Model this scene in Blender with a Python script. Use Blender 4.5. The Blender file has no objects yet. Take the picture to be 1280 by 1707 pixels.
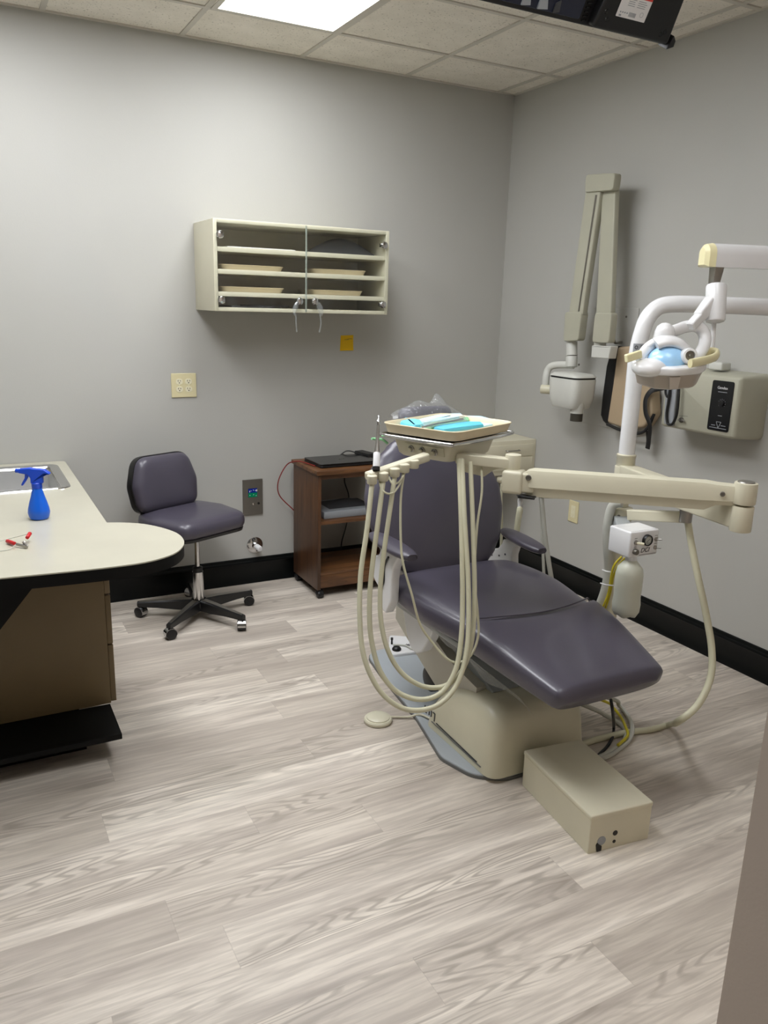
import bpy, bmesh, math, random
from mathutils import Vector, Matrix, Euler, Quaternion
random.seed(7)
scn = bpy.context.scene
COL = scn.collection
PI = math.pi
# ------------------------------------------------------------------ camera
CAM = Vector((-2.97224, -4.10572, 1.53749)); FPX = 1330.98
yaw, pitch, roll = 0.4922785, 0.2537593, 0.0283868
_f = Vector((math.sin(yaw)*math.cos(pitch), math.cos(yaw)*math.cos(pitch), -math.sin(pitch)))
_r = Vector((math.cos(yaw), -math.sin(yaw), 0)); _u = _r.cross(_f)
CR = _r*math.cos(roll) + _u*math.sin(roll); CU = -_r*math.sin(roll) + _u*math.cos(roll)
cd = bpy.data.cameras.new('camera'); cam = bpy.data.objects.new('camera', cd); COL.objects.link(cam)
cd.sensor_fit = 'HORIZONTAL'; cd.sensor_width = 36; cd.lens = FPX/1280*36; cd.clip_start = 0.02
m = Matrix((CR, CU, -_f)).transposed().to_4x4(); m.translation = CAM; cam.matrix_world = m
scn.camera = cam
def ray(px, py): return CR*((px-640)/FPX) + CU*((853.5-py)/FPX) + _f
def at(px, py, d): return CAM + ray(px, py)*d           # a point of the place, d metres into the room
def onx(px, py, x): r = ray(px, py); return CAM + r*((x-CAM.x)/r.x)
def ony(px, py, y): r = ray(px, py); return CAM + r*((y-CAM.y)/r.y)
def onz(px, py, z): r = ray(px, py); return CAM + r*((z-CAM.z)/r.z)
V = Vector
H = 2.716
# ------------------------------------------------------------------ materials
def lin(c):
    return tuple((v/255/12.92 if v/255 <= .04045 else ((v/255+.055)/1.055)**2.4) for v in c)
class NT:
    def __init__(s, name):
        s.m = bpy.data.materials.new(name); s.m.use_nodes = True
        s.t = s.m.node_tree; s.t.nodes.clear()
        s.o = s.t.nodes.new('ShaderNodeOutputMaterial')
    def n(s, typ, **kw):
        nd = s.t.nodes.new(typ)
        for k, v in kw.items():
            if k.startswith('_'): setattr(nd, k[1:], v)
        for k, v in kw.items():
            if not k.startswith('_'):
                key = int(k[1:]) if k[0] == 'i' and k[1:].isdigit() else k.replace('__', ' ')
                s.set(nd.inputs[key], v)
        return nd
    def set(s, inp, v):
        if isinstance(v, bpy.types.NodeSocket): s.t.links.new(v, inp)
        elif isinstance(v, tuple) and len(v) == 3 and inp.type == 'RGBA': inp.default_value = (*v, 1)
        else: inp.default_value = v
    def math(s, op, a, b=0.0, c=0.0):
        nd = s.t.nodes.new('ShaderNodeMath'); nd.operation = op
        s.set(nd.inputs[0], a); s.set(nd.inputs[1], b); s.set(nd.inputs[2], c); return nd.outputs[0]
    def mix(s, f, a, b, blend='MIX'):
        nd = s.t.nodes.new('ShaderNodeMix'); nd.data_type = 'RGBA'; nd.blend_type = blend
        s.set(nd.inputs[0], f); s.set(nd.inputs[6], a); s.set(nd.inputs[7], b); return nd.outputs[2]
    def ramp(s, f, stops):
        nd = s.t.nodes.new('ShaderNodeValToRGB'); e = nd.color_ramp.elements
        while len(e) < len(stops): e.new(.5)
        for el, (p, c) in zip(e, stops): el.position = p; el.color = (*c, 1) if len(c) == 3 else c
        s.set(nd.inputs[0], f); return nd.outputs[0]
    def bsdf(s, **kw):
        b = s.n('ShaderNodeBsdfPrincipled', **kw); s.t.links.new(b.outputs[0], s.o.inputs[0]); return b
def mat(name, rgb, rough=.5, metal=0, vary=.04, bump=0, scale=40, coat=0, spec=.5, sub=None):
    """a painted / moulded surface with slight mottling and optional fine grain"""
    t = NT(name); c = lin(rgb)
    tc = t.n('ShaderNodeTexCoord').outputs['Object']
    nz = t.n('ShaderNodeTexNoise', Vector=tc, Scale=6.0, Detail=4.0).outputs[0]
    lo = tuple(v*(1-vary) for v in c); hi = tuple(min(1, v*(1+vary)) for v in c)
    colr = t.ramp(nz, [(.3, lo), (.7, hi)])
    kw = dict(Base__Color=colr, Roughness=rough, Metallic=metal)
    if coat: kw['Coat__Weight'] = coat; kw['Coat__Roughness'] = .12
    b = t.bsdf(**kw); b.inputs['Specular IOR Level'].default_value = spec
    if bump:
        n2 = t.n('ShaderNodeTexNoise', Vector=tc, Scale=float(scale), Detail=3.0).outputs[0]
        bp = t.n('ShaderNodeBump', Height=n2, Strength=bump, Distance=.002)
        t.t.links.new(bp.outputs[0], b.inputs['Normal'])
    return t.m
def emit(name, rgb, strength):
    t = NT(name); e = t.n('ShaderNodeEmission', Color=lin(rgb), Strength=float(strength)); t.t.links.new(e.outputs[0], t.o.inputs[0]); return t.m
def clear(name, tint, rough=.03, ior=1.45, haze=0.0, bump=0.0):
    t = NT(name)
    tr = t.n('ShaderNodeBsdfTransparent', Color=tint); gl = t.n('ShaderNodeBsdfGlossy', Color=(1., 1., 1.), Roughness=rough)
    lw = t.n('ShaderNodeLayerWeight', Blend=.5)
    if bump:
        tc = t.n('ShaderNodeTexCoord').outputs['Object']
        nz = t.n('ShaderNodeTexNoise', Vector=tc, Scale=28.0, Detail=3.0, Distortion=1.0).outputs[0]
        bp = t.n('ShaderNodeBump', Height=nz, Strength=bump, Distance=.02)
        t.t.links.new(bp.outputs[0], gl.inputs['Normal']); t.t.links.new(bp.outputs[0], lw.inputs['Normal'])
    mx = t.n('ShaderNodeMixShader', i0=t.math('ADD', t.math('MULTIPLY', t.math('POWER', lw.outputs['Facing'], 4.0), .55), .035), i1=tr.outputs[0], i2=gl.outputs[0])
    if haze:
        df = t.n('ShaderNodeBsdfDiffuse', Color=lin((220, 225, 225)))
        mx = t.n('ShaderNodeMixShader', i0=haze, i1=mx.outputs[0], i2=df.outputs[0])
    t.t.links.new(mx.outputs[0], t.o.inputs[0]); return t.m
def m_wall(name, rgb):
    t = NT(name); tc = t.n('ShaderNodeTexCoord').outputs['Object']
    n1 = t.n('ShaderNodeTexNoise', Vector=tc, Scale=1.2, Detail=3.0).outputs[0]
    c = lin(rgb); colr = t.ramp(n1, [(.3, tuple(v*.97 for v in c)), (.7, tuple(v*1.03 for v in c))])
    b = t.bsdf(Base__Color=colr, Roughness=.62)
    n2 = t.n('ShaderNodeTexNoise', Vector=tc, Scale=160.0, Detail=2.0).outputs[0]
    bp = t.n('ShaderNodeBump', Height=n2, Strength=.12, Distance=.002); t.t.links.new(bp.outputs[0], b.inputs['Normal'])
    return t.m
def m_floor():
    t = NT('grey_oak_vinyl_planks'); tc = t.n('ShaderNodeTexCoord').outputs['Object']
    sp = t.n('ShaderNodeSeparateXYZ', Vector=tc); x, y = sp.outputs[0], sp.outputs[1]
    PW, PL = .152, 1.22
    yr = t.math('DIVIDE', t.math('ADD', y, 10.03), PW); row = t.math('FLOOR', yr); fy = t.math('FRACT', yr)
    rr = t.n('ShaderNodeTexWhiteNoise', _noise_dimensions='1D', W=row).outputs[0]
    xr = t.math('ADD', t.math('DIVIDE', t.math('ADD', x, 10.0), PL), t.math('MULTIPLY', rr, 7.3))
    colm = t.math('FLOOR', xr); fx = t.math('FRACT', xr)
    cv = t.n('ShaderNodeCombineXYZ', X=row, Y=colm, Z=8.0)
    wn = t.n('ShaderNodeTexWhiteNoise', _noise_dimensions='3D', Vector=cv.outputs[0]); pid = wn.outputs[0]; pcol = wn.outputs[1]
    psp = t.n('ShaderNodeSeparateColor', Color=pcol)
    # plank-local coordinates, jumped per plank
    ox = t.math('ADD', x, t.math('MULTIPLY', pid, 53.0)); oy = t.math('ADD', y, t.math('MULTIPLY', psp.outputs[1], 37.0))
    def vec(sx, sy, z): return t.n('ShaderNodeCombineXYZ', X=t.math('MULTIPLY', ox, sx), Y=t.math('MULTIPLY', oy, sy), Z=z).outputs[0]
    nA = t.n('ShaderNodeTexNoise', Vector=vec(1.0, 8.5, 0.0), Scale=1.0, Detail=2.0, Roughness=.45).outputs[0]
    ring = t.math('ABSOLUTE', t.math('SUBTRACT', t.math('FRACT', t.math('MULTIPLY', nA, 22.0)), .5))      # 0..0.5 cathedral contours
    ringd = t.ramp(ring, [(.0, (1, 1, 1)), (.13, (.75, .75, .75)), (.26, (0, 0, 0))])
    msk = t.n('ShaderNodeTexNoise', Vector=vec(.7, 5.0, 4.0), Scale=1.0, Detail=1.0).outputs[0]
    mskr = t.ramp(msk, [(.47, (.0, .0, .0)), (.60, (1, 1, 1))])
    fine = t.n('ShaderNodeTexNoise', Vector=vec(4.5, 70.0, 8.0), Scale=1.0, Detail=3.0, Roughness=.6).outputs[0]
    broad = t.n('ShaderNodeTexNoise', Vector=vec(1.3, 14.0, 15.0), Scale=1.0, Detail=4.0, Roughness=.55).outputs[0]
    base = t.ramp(pid, [(0., lin((189, 179, 167))), (.3, lin((207, 197, 183))), (.6, lin((218, 208, 195))), (1., lin((235, 226, 212)))])
    c = t.mix(t.ramp(broad, [(.3, (1, 1, 1)), (.55, (0, 0, 0))]), base, lin((173, 162, 151)))
    c = t.mix(t.math('MULTIPLY', t.ramp(broad, [(.58, (0, 0, 0)), (.72, (1, 1, 1))]), .5), c, lin((252, 243, 230)))
    c = t.mix(t.math('MULTIPLY', t.ramp(fine, [(.42, (1, 1, 1)), (.58, (0, 0, 0))]), .36), c, lin((159, 149, 138)))
    c = t.mix(t.math('MULTIPLY', t.math('MULTIPLY', ringd, mskr), .6), c, lin((146, 136, 124)))
    # seams
    ey = t.math('MULTIPLY', t.math('MINIMUM', fy, t.math('SUBTRACT', 1.0, fy)), PW)
    ex = t.math('MULTIPLY', t.math('MINIMUM', fx, t.math('SUBTRACT', 1.0, fx)), PL)
    e = t.math('MINIMUM', ex, ey); seam = t.math('LESS_THAN', e, .0011)
    c = t.mix(t.math('MULTIPLY', seam, .22), c, lin((137, 127, 116)))
    rg = t.math('ADD', .36, t.math('MULTIPLY', fine, .16))
    b = t.bsdf(Base__Color=c, Roughness=rg)
    hgt = t.math('SUBTRACT', t.math('SUBTRACT', t.math('MULTIPLY', fine, .3), t.math('MULTIPLY', ringd, .25)), t.math('MULTIPLY', seam, .8))
    bp = t.n('ShaderNodeBump', Height=hgt, Strength=.12, Distance=.002); t.t.links.new(bp.outputs[0], b.inputs['Normal'])
    return t.m
def m_wood(name, dark, lightc, along='Z'):
    t = NT(name); tc = t.n('ShaderNodeTexCoord').outputs['Object']
    sc = dict(X=(2.5, 30, 30), Y=(30, 2.5, 30), Z=(30, 30, 2.5))[along]
    mp = t.n('ShaderNodeMapping', Vector=tc); mp.inputs['Scale'].default_value = sc
    n1 = t.n('ShaderNodeTexNoise', Vector=mp.outputs[0], Scale=1.0, Detail=5.0, Distortion=.6).outputs[0]
    rg = t.math('ABSOLUTE', t.math('SUBTRACT', t.math('FRACT', t.math('MULTIPLY', n1, 6.0)), .5))
    c = t.ramp(n1, [(.3, lin(dark)), (.7, lin(lightc))])
    c = t.mix(t.math('MULTIPLY', t.ramp(rg, [(0., (1, 1, 1)), (.3, (0, 0, 0))]), .35), c, lin(tuple(v*.6 for v in dark)))
    t.bsdf(Base__Color=c, Roughness=.42); return t.m
def m_tile():
    t = NT('fissured_ceiling_tile'); tc = t.n('ShaderNodeTexCoord').outputs['Object']
    n1 = t.n('ShaderNodeTexNoise', Vector=tc, Scale=95.0, Detail=2.0).outputs[0]
    n2 = t.n('ShaderNodeTexNoise', Vector=tc, Scale=9.0, Detail=4.0).outputs[0]
    c = t.ramp(n2, [(.3, lin((226, 220, 208))), (.7, lin((238, 232, 221)))])
    c = t.mix(t.math('MULTIPLY', t.ramp(n1, [(.31, (1, 1, 1)), (.36, (0, 0, 0))]), .55), c, lin((120, 112, 100)))
    b = t.bsdf(Base__Color=c, Roughness=.9)
    bp = t.n('ShaderNodeBump', Height=n1, Strength=.3, Distance=.003); t.t.links.new(bp.outputs[0], b.inputs['Normal']); return t.m
M = dict(
    wall=m_wall('warm_grey_wall_paint', (179, 178, 172)),
    floor=m_floor(), tile=m_tile(),
    tee=mat('ceiling_grid_metal', (202, 197, 186), .5),
    base=mat('black_baseboard_paint', (6, 9, 9), .34, vary=.1, spec=.25),
    cream=mat('cream_enamel', (207, 202, 179), .35),
    cream2=mat('aged_cream_plastic', (206, 201, 176), .4, coat=.2),
    bisque=mat('bisque_metal_paint', (212, 206, 182), .38),
    yellowc=mat('yellowed_plastic', (233, 225, 180), .35),
    xray=mat('putty_enamel', (172, 170, 152), .4),
    xlight=mat('pale_grey_plastic', (202, 202, 194), .4),
    white=mat('white_gloss_plastic', (230, 230, 230), .25, coat=.3),
    white2=mat('white_powder_coat', (222, 224, 226), .35),
    vinyl=mat('plum_grey_vinyl', (73, 69, 81), .36, bump=.12, scale=260, coat=.25, vary=.05),
    vinyl2=mat('plum_grey_vinyl_pad', (74, 70, 80), .36, bump=.12, scale=260),
    black=mat('black_plastic', (16, 16, 17), .42, vary=.1),
    blackg=mat('black_gloss_panel', (10, 11, 13), .18),
    blackc=mat('black_castings', (22, 22, 23), .4),
    chrome=mat('polished_chrome', (205, 205, 205), .12, metal=1),
    steel=mat('brushed_stainless', (165, 162, 156), .32, metal=1),
    sinkst=mat('satin_sink_steel', (205, 205, 203), .38, metal=.85), dsteel=mat('dark_brushed_plate', (122, 118, 110), .4, metal=.7),
    armgrey=mat('warm_grey_arm_paint', (186, 183, 170), .4), grey=mat('grey_metal_paint', (158, 162, 162), .4),
    plate=mat('blue_grey_base_paint', (168, 174, 178), .42),
    platee=mat('grey_base_edge', (105, 106, 104), .5),
    lam=mat('cream_laminate', (186, 182, 164), .28, coat=.15),
    lamd=mat('almond_laminate', (122, 104, 74), .5),
    lamb=mat('black_laminate', (8, 8, 8), .5, vary=.1, spec=.2),
    wood=m_wood('walnut_laminate', (66, 42, 25), (100, 66, 40), 'Z'),
    woodx=m_wood('walnut_laminate_edge', (82, 52, 29), (128, 86, 50), 'X'),
    tray=mat('beige_tray_plastic', (218, 203, 170), .4),
    hose=mat('cream_hose_rubber', (200, 197, 170), .5),
    hoseg=mat('grey_white_hose', (188, 188, 178), .5),
    bluep=mat('blue_bottle_plastic', (6, 96, 214), .35, coat=.2),
    blued=mat('blue_trigger_plastic', (10, 68, 196), .3),
    red=mat('red_grip', (190, 22, 30), .4), redc=mat('red_cable', (130, 36, 30), .5),
    yellow=mat('yellow_note_paper', (226, 182, 12), .8),
    yellowt=mat('yellow_tube', (205, 190, 40), .45),
    tan=mat('tan_apron_vinyl', (172, 152, 124), .55, bump=.2, scale=60),
    apron=mat('black_apron_binding', (16, 15, 15), .6),
    cyan=mat('blue_mask_fabric', (110, 205, 232), .8, vary=.1), cyand=mat('teal_bib', (92, 190, 220), .7, vary=.08),
    cyanl=mat('pale_blue_bib', (190, 232, 245), .7), green=mat('green_packet', (140, 205, 150), .5, vary=.1),
    shield=mat('smoky_shield_plastic', (178, 168, 156), .3),
    refl=mat('dichroic_reflector', (165, 212, 250), .22, coat=.4),
    cable=mat('black_cable', (14, 14, 14), .5), greyc=mat('grey_cradle', (150, 153, 156), .5),
    brown=mat('dark_brown_cone', (58, 54, 44), .5), dgrey=mat('dark_grey_fabric', (62, 62, 64), .8), mgrey=mat('mid_grey_case', (150, 154, 158), .4),
    ivory=mat('ivory_plate', (220, 210, 168), .35), ivoryd=mat('ivory_receptacle', (232, 226, 196), .3),
    slot=mat('dark_slot', (28, 24, 20), .6), gauge=mat('gauge_face', (196, 198, 190), .3),
    ink=mat('dark_print', (52, 52, 54), .6), wink=mat('white_print', (225, 225, 225), .6),
    paper=mat('white_label', (226, 224, 222), .6), redp=mat('red_label_band', (206, 60, 52), .6),
    jug=mat('translucent_bottle', (206, 208, 192), .35), navy=mat('navy_glossy_cover', (30, 34, 50), .2),
    glass=clear('clear_glass', (.985, .992, .988)), acrylic=clear('clear_acrylic', (.95, .96, .96), .05, 1.5, haze=.09), gedge=mat('pale_glass_edge', (176, 186, 176), .2),
    wrap=clear('clear_plastic_wrap', (.93, .93, .94), .12, 1.5, haze=.10, bump=.9),
    lampd=emit('lit_lamp_diffuser', (250, 252, 256), 14.7),
    lampfill=emit('fill_panel_diffuser', (250, 252, 256), 5.5), lampb=emit('lit_lamp_diffuser_left', (250, 252, 256), 13), lampc=emit('lit_lamp_diffuser_front', (250, 252, 256), 16.5),
    scrb=emit('blue_display', (28, 48, 150), .5), scrg=emit('green_display', (20, 140, 95), .5),
)
# ------------------------------------------------------------------ mesh helpers
def frame(uz, hint=V((0, 0, 1))):
    uz = uz.normalized()
    if abs(uz.dot(hint)) > .98: hint = V((1, 0, 0))
    ux = hint.cross(uz).normalized(); return ux, uz.cross(ux), uz
def smooth(pts, n=8, closed=False):
    pts = [V(p) for p in pts]; out = []; N = len(pts)
    rng = range(N if closed else N-1)
    for i in rng:
        g = (lambda k: pts[k % N]) if closed else (lambda k: pts[max(0, min(N-1, k))])
        p0, p1, p2, p3 = g(i-1), g(i), g(i+1), g(i+2)
        for k in range(n):
            t = k/n
            out.append(.5*((2*p1) + (p2-p0)*t + (2*p0-5*p1+4*p2-p3)*t*t + (3*p1-p0-3*p2+p3)*t**3))
    if not closed: out.append(pts[-1])
    return out
def rpoly(pts, r, seg=5):
    out = []; n = len(pts); rs = r if isinstance(r, (list, tuple)) else [r]*n
    for i in range(n):
        p = V(pts[i][:2]).to_2d(); a = V(pts[i-1][:2]).to_2d(); b = V(pts[(i+1) % n][:2]).to_2d()
        da = (a-p).normalized(); db = (b-p).normalized()
        ang = math.acos(max(-1, min(1, da.dot(db)))); rr = rs[i]
        if rr <= 0 or ang > 3.1: out.append(p); continue
        d = min(rr/math.tan(ang/2), (a-p).length*.49, (b-p).length*.49)
        p1 = p+da*d; p2 = p+db*d
        for k in range(seg+1):
            t = k/seg; out.append(p1*(1-t)**2 + p*2*t*(1-t) + p2*t*t)
    return out
def rrect(w, h, r, seg=5, cx=0, cy=0): return rpoly([(cx-w/2, cy-h/2), (cx+w/2, cy-h/2), (cx+w/2, cy+h/2), (cx-w/2, cy+h/2)], r, seg)
def circ(r, n=32, ry=None, e=2.0):
    o = []
    for k in range(n):
        a = 2*PI*k/n; c, s = math.cos(a), math.sin(a)
        o.append(V((math.copysign(abs(c)**(2/e), c)*r, math.copysign(abs(s)**(2/e), s)*(ry or r))))
    return [p.to_2d() for p in o]
def offset(poly, d):
    if abs(d) < 1e-9: return [p.copy() for p in poly]
    n = len(poly); out = []
    area = sum(poly[i].x*poly[(i+1) % n].y-poly[(i+1) % n].x*poly[i].y for i in range(n)); s = 1 if area > 0 else -1
    for i in range(n):
        t = (poly[(i+1) % n]-poly[i-1]).normalized(); nrm = V((-t.y, t.x)).to_2d()*s
        out.append(poly[i]+nrm*d)
    # collapse stretches that folded over in tight corners
    fl = [(out[(i+1) % n]-out[i]).dot(poly[(i+1) % n]-poly[i]) < 0 for i in range(n)]
    if any(fl) and not all(fl):
        st = next(i for i in range(n) if fl[i] and not fl[i-1]); i = 0
        while i < n:
            k = (st+i) % n
            if fl[k]:
                L_ = 0
                while fl[(k+L_) % n] and L_ < n: L_ += 1
                ids = [(k+q) % n for q in range(L_+1)]; mid = sum((out[q] for q in ids), V((0, 0)).to_2d())/len(ids)
                for q in ids: out[q] = mid.copy()
                i += L_+1
            else: i += 1
    return out
class MB:
    def __init__(s): s.b = bmesh.new()
    def ring(s, pts): return [s.b.verts.new(p) for p in pts]
    def face(s, vs):
        try: return s.b.faces.new(vs)
        except ValueError: return None
    def bridge(s, a, b):
        n = len(a)
        for i in range(n): s.face((a[i], a[(i+1) % n], b[(i+1) % n], b[i]))
    def loft(s, rings, cap0=True, cap1=True):
        R = [s.ring(r) for r in rings]
        for a, b in zip(R, R[1:]): s.bridge(a, b)
        if cap0: s.face(R[0][::-1])
        if cap1: s.face(R[-1])
        return s
    def box(s, c, size, R=None, bev=0, seg=2):
        c = V(c); sx, sy, sz = [v/2 for v in size]; R = R or Matrix.Identity(3)
        if bev > 0:
            bev = min(bev, sx*.98, sy*.98, sz*.98)
            prof = [(bev*(1-math.sin(a)), bev*(1-math.cos(a))) for a in [PI/2*k/seg for k in range(seg+1)]]
            o = rrect(2*sx, 2*sy, bev, max(2, seg+1))
            k_ = bev+min(.002, bev*.4)
            if k_ > min(sx, sy)*.9: k_ = bev
            rg = [(k_, -sz)]*(k_ > bev) + [(q, -sz+w) for q, w in prof] + [(q, sz-w) for q, w in prof[::-1]] + [(k_, sz)]*(k_ > bev)
            return s.stack(o, (c, R @ V((1, 0, 0)), R @ V((0, 1, 0)), R @ V((0, 0, 1))), rg)
        vs = [s.b.verts.new(c + R @ V((x*sx, y*sy, z*sz))) for z in (-1, 1) for y in (-1, 1) for x in (-1, 1)]
        for f in ((0, 2, 3, 1), (4, 5, 7, 6), (0, 1, 5, 4), (1, 3, 7, 5), (3, 2, 6, 7), (2, 0, 4, 6)): s.face([vs[i] for i in f])
        return s
    def b2(s, lo, hi, bev=0, seg=2):
        lo, hi = V(lo), V(hi); return s.box((lo+hi)/2, [abs(v) for v in (hi-lo)], None, bev, seg)
    def stack(s, poly, fr, prof, cap0=True, cap1=True):
        """rings of a 2-D outline, each (inset, height) along the frame's normal"""
        o, ux, uy, uz = fr; o = V(o)
        cen = sum(poly, V((0, 0)).to_2d())/len(poly)
        s.loft([[o+ux*q.x+uy*q.y+uz*e[1] for q in ([cen+(p-cen)*e[2] for p in offset(poly, e[0])] if len(e) > 2 else offset(poly, e[0]))] for e in prof], cap0, cap1); return s
    def slab(s, poly, fr, z0, z1, bev=0, seg=3):
        if bev <= 0: return s.stack(poly, fr, [(0, z0), (0, z1)])
        pr = [(bev*(1-math.sin(a)), bev*(1-math.cos(a))) for a in [PI/2*k/seg for k in range(seg+1)]]
        k_ = bev+min(.0015, bev*.4)
        return s.stack(poly, fr, [(k_, z0)]+[(q, z0+w) for q, w in pr]+[(q, z1-w) for q, w in pr[::-1]]+[(k_, z1)])
    def bar(s, p0, p1, w, h, up=V((0, 0, 1)), bev=0, w1=None, h1=None):
        """a straight beam, w across and h along 'up'; may taper to w1, h1"""
        p0, p1 = V(p0), V(p1); d = (p1-p0).normalized(); sx = d.cross(up).normalized(); su = sx.cross(d).normalized()
        w1 = w if w1 is None else w1; h1 = h if h1 is None else h1
        def rg(p, w, h, k=0):
            return [p+sx*q.x+su*q.y for q in rrect(w-2*k, h-2*k, max(bev-k*.6, .0004), 4)]
        e = min(bev, (p1-p0).length*.3)
        if e > 0: s.loft([rg(p0, w, h, e*.6), rg(p0+d*e*.6, w, h), rg(p1-d*e*.6, w1, h1), rg(p1, w1, h1, e*.6)])
        else: s.loft([[p+sx*x*ww/2+su*y*hh/2 for x, y in ((-1, -1), (1, -1), (1, 1), (-1, 1))] for p, ww, hh in ((p0, w, h), (p1, w1, h1))])
        return s
    def cyl(s, p0, p1, r0, r1=None, n=24, bev=0):
        p0, p1 = V(p0), V(p1); r1 = r0 if r1 is None else r1; ux, uy, uz = frame(p1-p0); L = (p1-p0).length
        def rg(p, r): return [p+(ux*math.cos(2*PI*k/n)+uy*math.sin(2*PI*k/n))*r for k in range(n)]
        if bev > 0: s.loft([rg(p0, r0-bev), rg(p0+uz*bev*.3, r0-bev*.3), rg(p0+uz*bev, r0), rg(p1-uz*bev, r1), rg(p1-uz*bev*.3, r1-bev*.3), rg(p1, r1-bev)])
        else: s.loft([rg(p0, r0), rg(p1, r1)])
        return s
    def lathe(s, prof, o, axis=V((0, 0, 1)), n=32, cap=True):
        o = V(o); ux, uy, uz = frame(V(axis))
        s.loft([[o+uz*z+(ux*math.cos(2*PI*k/n)+uy*math.sin(2*PI*k/n))*max(r, 1e-4) for k in range(n)] for r, z in prof], cap, cap); return s
    def tube(s, pts, r, n=10, sm=8, closed=False, ry=None, up=None):
        pts = smooth(pts, sm, closed) if sm > 1 else [V(p) for p in pts]
        N = len(pts); rad = (lambda k: r[0]+(r[1]-r[0])*k/(N-1)) if isinstance(r, tuple) else (lambda k: r)
        ry = ry or 1.0; rings = []; prev = None
        for k in range(N):
            a = pts[k-1] if (k > 0 or closed) else pts[k]; b = pts[(k+1) % N] if (k < N-1 or closed) else pts[k]
            d = (b-a).normalized()
            if up is not None: ux = up.cross(d).normalized()
            elif prev is None: ux = frame(d)[0]
            else: ux = (prev-d*prev.dot(d)).normalized()
            prev = ux; uy = d.cross(ux)
            rings.append([pts[k]+(ux*math.cos(2*PI*j/n)+uy*math.sin(2*PI*j/n)*ry)*rad(k) for j in range(n)])
        if closed:
            R = [s.ring(q) for q in rings]
            for i in range(N): s.bridge(R[i], R[(i+1) % N])
        else: s.loft(rings)
        return s
    def ball(s, c, r, sc=(1, 1, 1), n=24, m=14, R=None):
        c = V(c); R = R or Matrix.Identity(3)
        s.loft([[c+R @ V((math.cos(2*PI*k/n)*math.sin(a)*r*sc[0], math.sin(2*PI*k/n)*math.sin(a)*r*sc[1], -math.cos(a)*r*sc[2])) for k in range(n)] for a in [max(.02, min(PI-.02, PI*j/m)) for j in range(m+1)]]); return s
    def sheet(s, f, nu, nv, th=0):
        g = [[s.b.verts.new(f(i/nu, j/nv)) for j in range(nv+1)] for i in range(nu+1)]
        for i in range(nu):
            for j in range(nv): s.face((g[i][j], g[i+1][j], g[i+1][j+1], g[i][j+1]))
        if th:
            fs = list(s.b.faces); bmesh.ops.recalc_face_normals(s.b, faces=fs)
            bmesh.ops.solidify(s.b, geom=fs, thickness=th)
        return s
    def merge(s, me):
        s.b.from_mesh(me); return s
ROOT = {}
def build(name, mb, m, parent=None, angle=38):
    """one mesh object from world-space geometry, stored relative to its thing's base"""
    me = bpy.data.meshes.new(name); b = mb.b
    bmesh.ops.recalc_face_normals(b, faces=list(b.faces))
    o = bpy.data.objects.new(name, me); COL.objects.link(o)
    if parent is not None:
        root = ROOT[parent.name]; ROOT[o.name] = root; o.parent = parent
        bmesh.ops.translate(b, vec=-root, verts=list(b.verts))
    else:
        bb = [v.co for v in b.verts]
        lo = V([min(c[i] for c in bb) for i in range(3)]); hi = V([max(c[i] for c in bb) for i in range(3)])
        base = V(((lo.x+hi.x)/2, (lo.y+hi.y)/2, lo.z))
        if getattr(mb, 'keep', False): base = V((0, 0, 0))
        bmesh.ops.translate(b, vec=-base, verts=list(b.verts)); o.location = base; ROOT[o.name] = base
    b.to_mesh(me); b.free(); me.materials.append(m if not isinstance(m, str) else M[m])
    for p in me.polygons: p.use_smooth = True
    me.set_sharp_from_angle(angle=math.radians(angle))
    return o
def tag(o, label, cat, group=None, kind=None):
    o['label'] = label; o['category'] = cat
    if group: o['group'] = group
    if kind: o['kind'] = kind
    return o
def thing(name, loc, label, cat, group=None):
    o = bpy.data.objects.new(name, None); COL.objects.link(o); o.location = loc; o.empty_display_size = .05
    ROOT[o.name] = V(loc); return tag(o, label, cat, group)
def struct(name, mb, m, label=None):
    mb.keep = True; o = build(name, mb, m); o['kind'] = 'structure'
    if label: o['label'] = label
    return o
def text_mesh(txt, size, fr, depth=.0006, shear=0, sx=1.0):
    cu = bpy.data.curves.new('t', 'FONT'); cu.body = txt; cu.size = size; cu.align_x = 'CENTER'; cu.align_y = 'CENTER'; cu.extrude = depth; cu.shear = shear
    ob = bpy.data.objects.new('t', cu); COL.objects.link(ob)
    dg = bpy.context.evaluated_depsgraph_get(); me = bpy.data.meshes.new_from_object(ob.evaluated_get(dg))
    bpy.data.objects.remove(ob); bpy.data.curves.remove(cu)
    o, ux, uy, uz = fr
    for v in me.vertices: c = v.co.copy(); v.co = V(o)+ux*c.x*sx+uy*c.y+uz*c.z
    mb = MB(); mb.merge(me); bpy.data.meshes.remove(me); return mb
X, Y, Z = V((1, 0, 0)), V((0, 1, 0)), V((0, 0, 1))
def FB(p): return (V(p), X, Z, -Y)             # frame on the back wall, normal into the room
def FR(p): return (V(p), -Y, Z, -X)            # frame on the right wall
def FZ(p, a=0): return (V(p), V((math.cos(a), math.sin(a), 0)), V((-math.sin(a), math.cos(a), 0)), Z)
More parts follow.
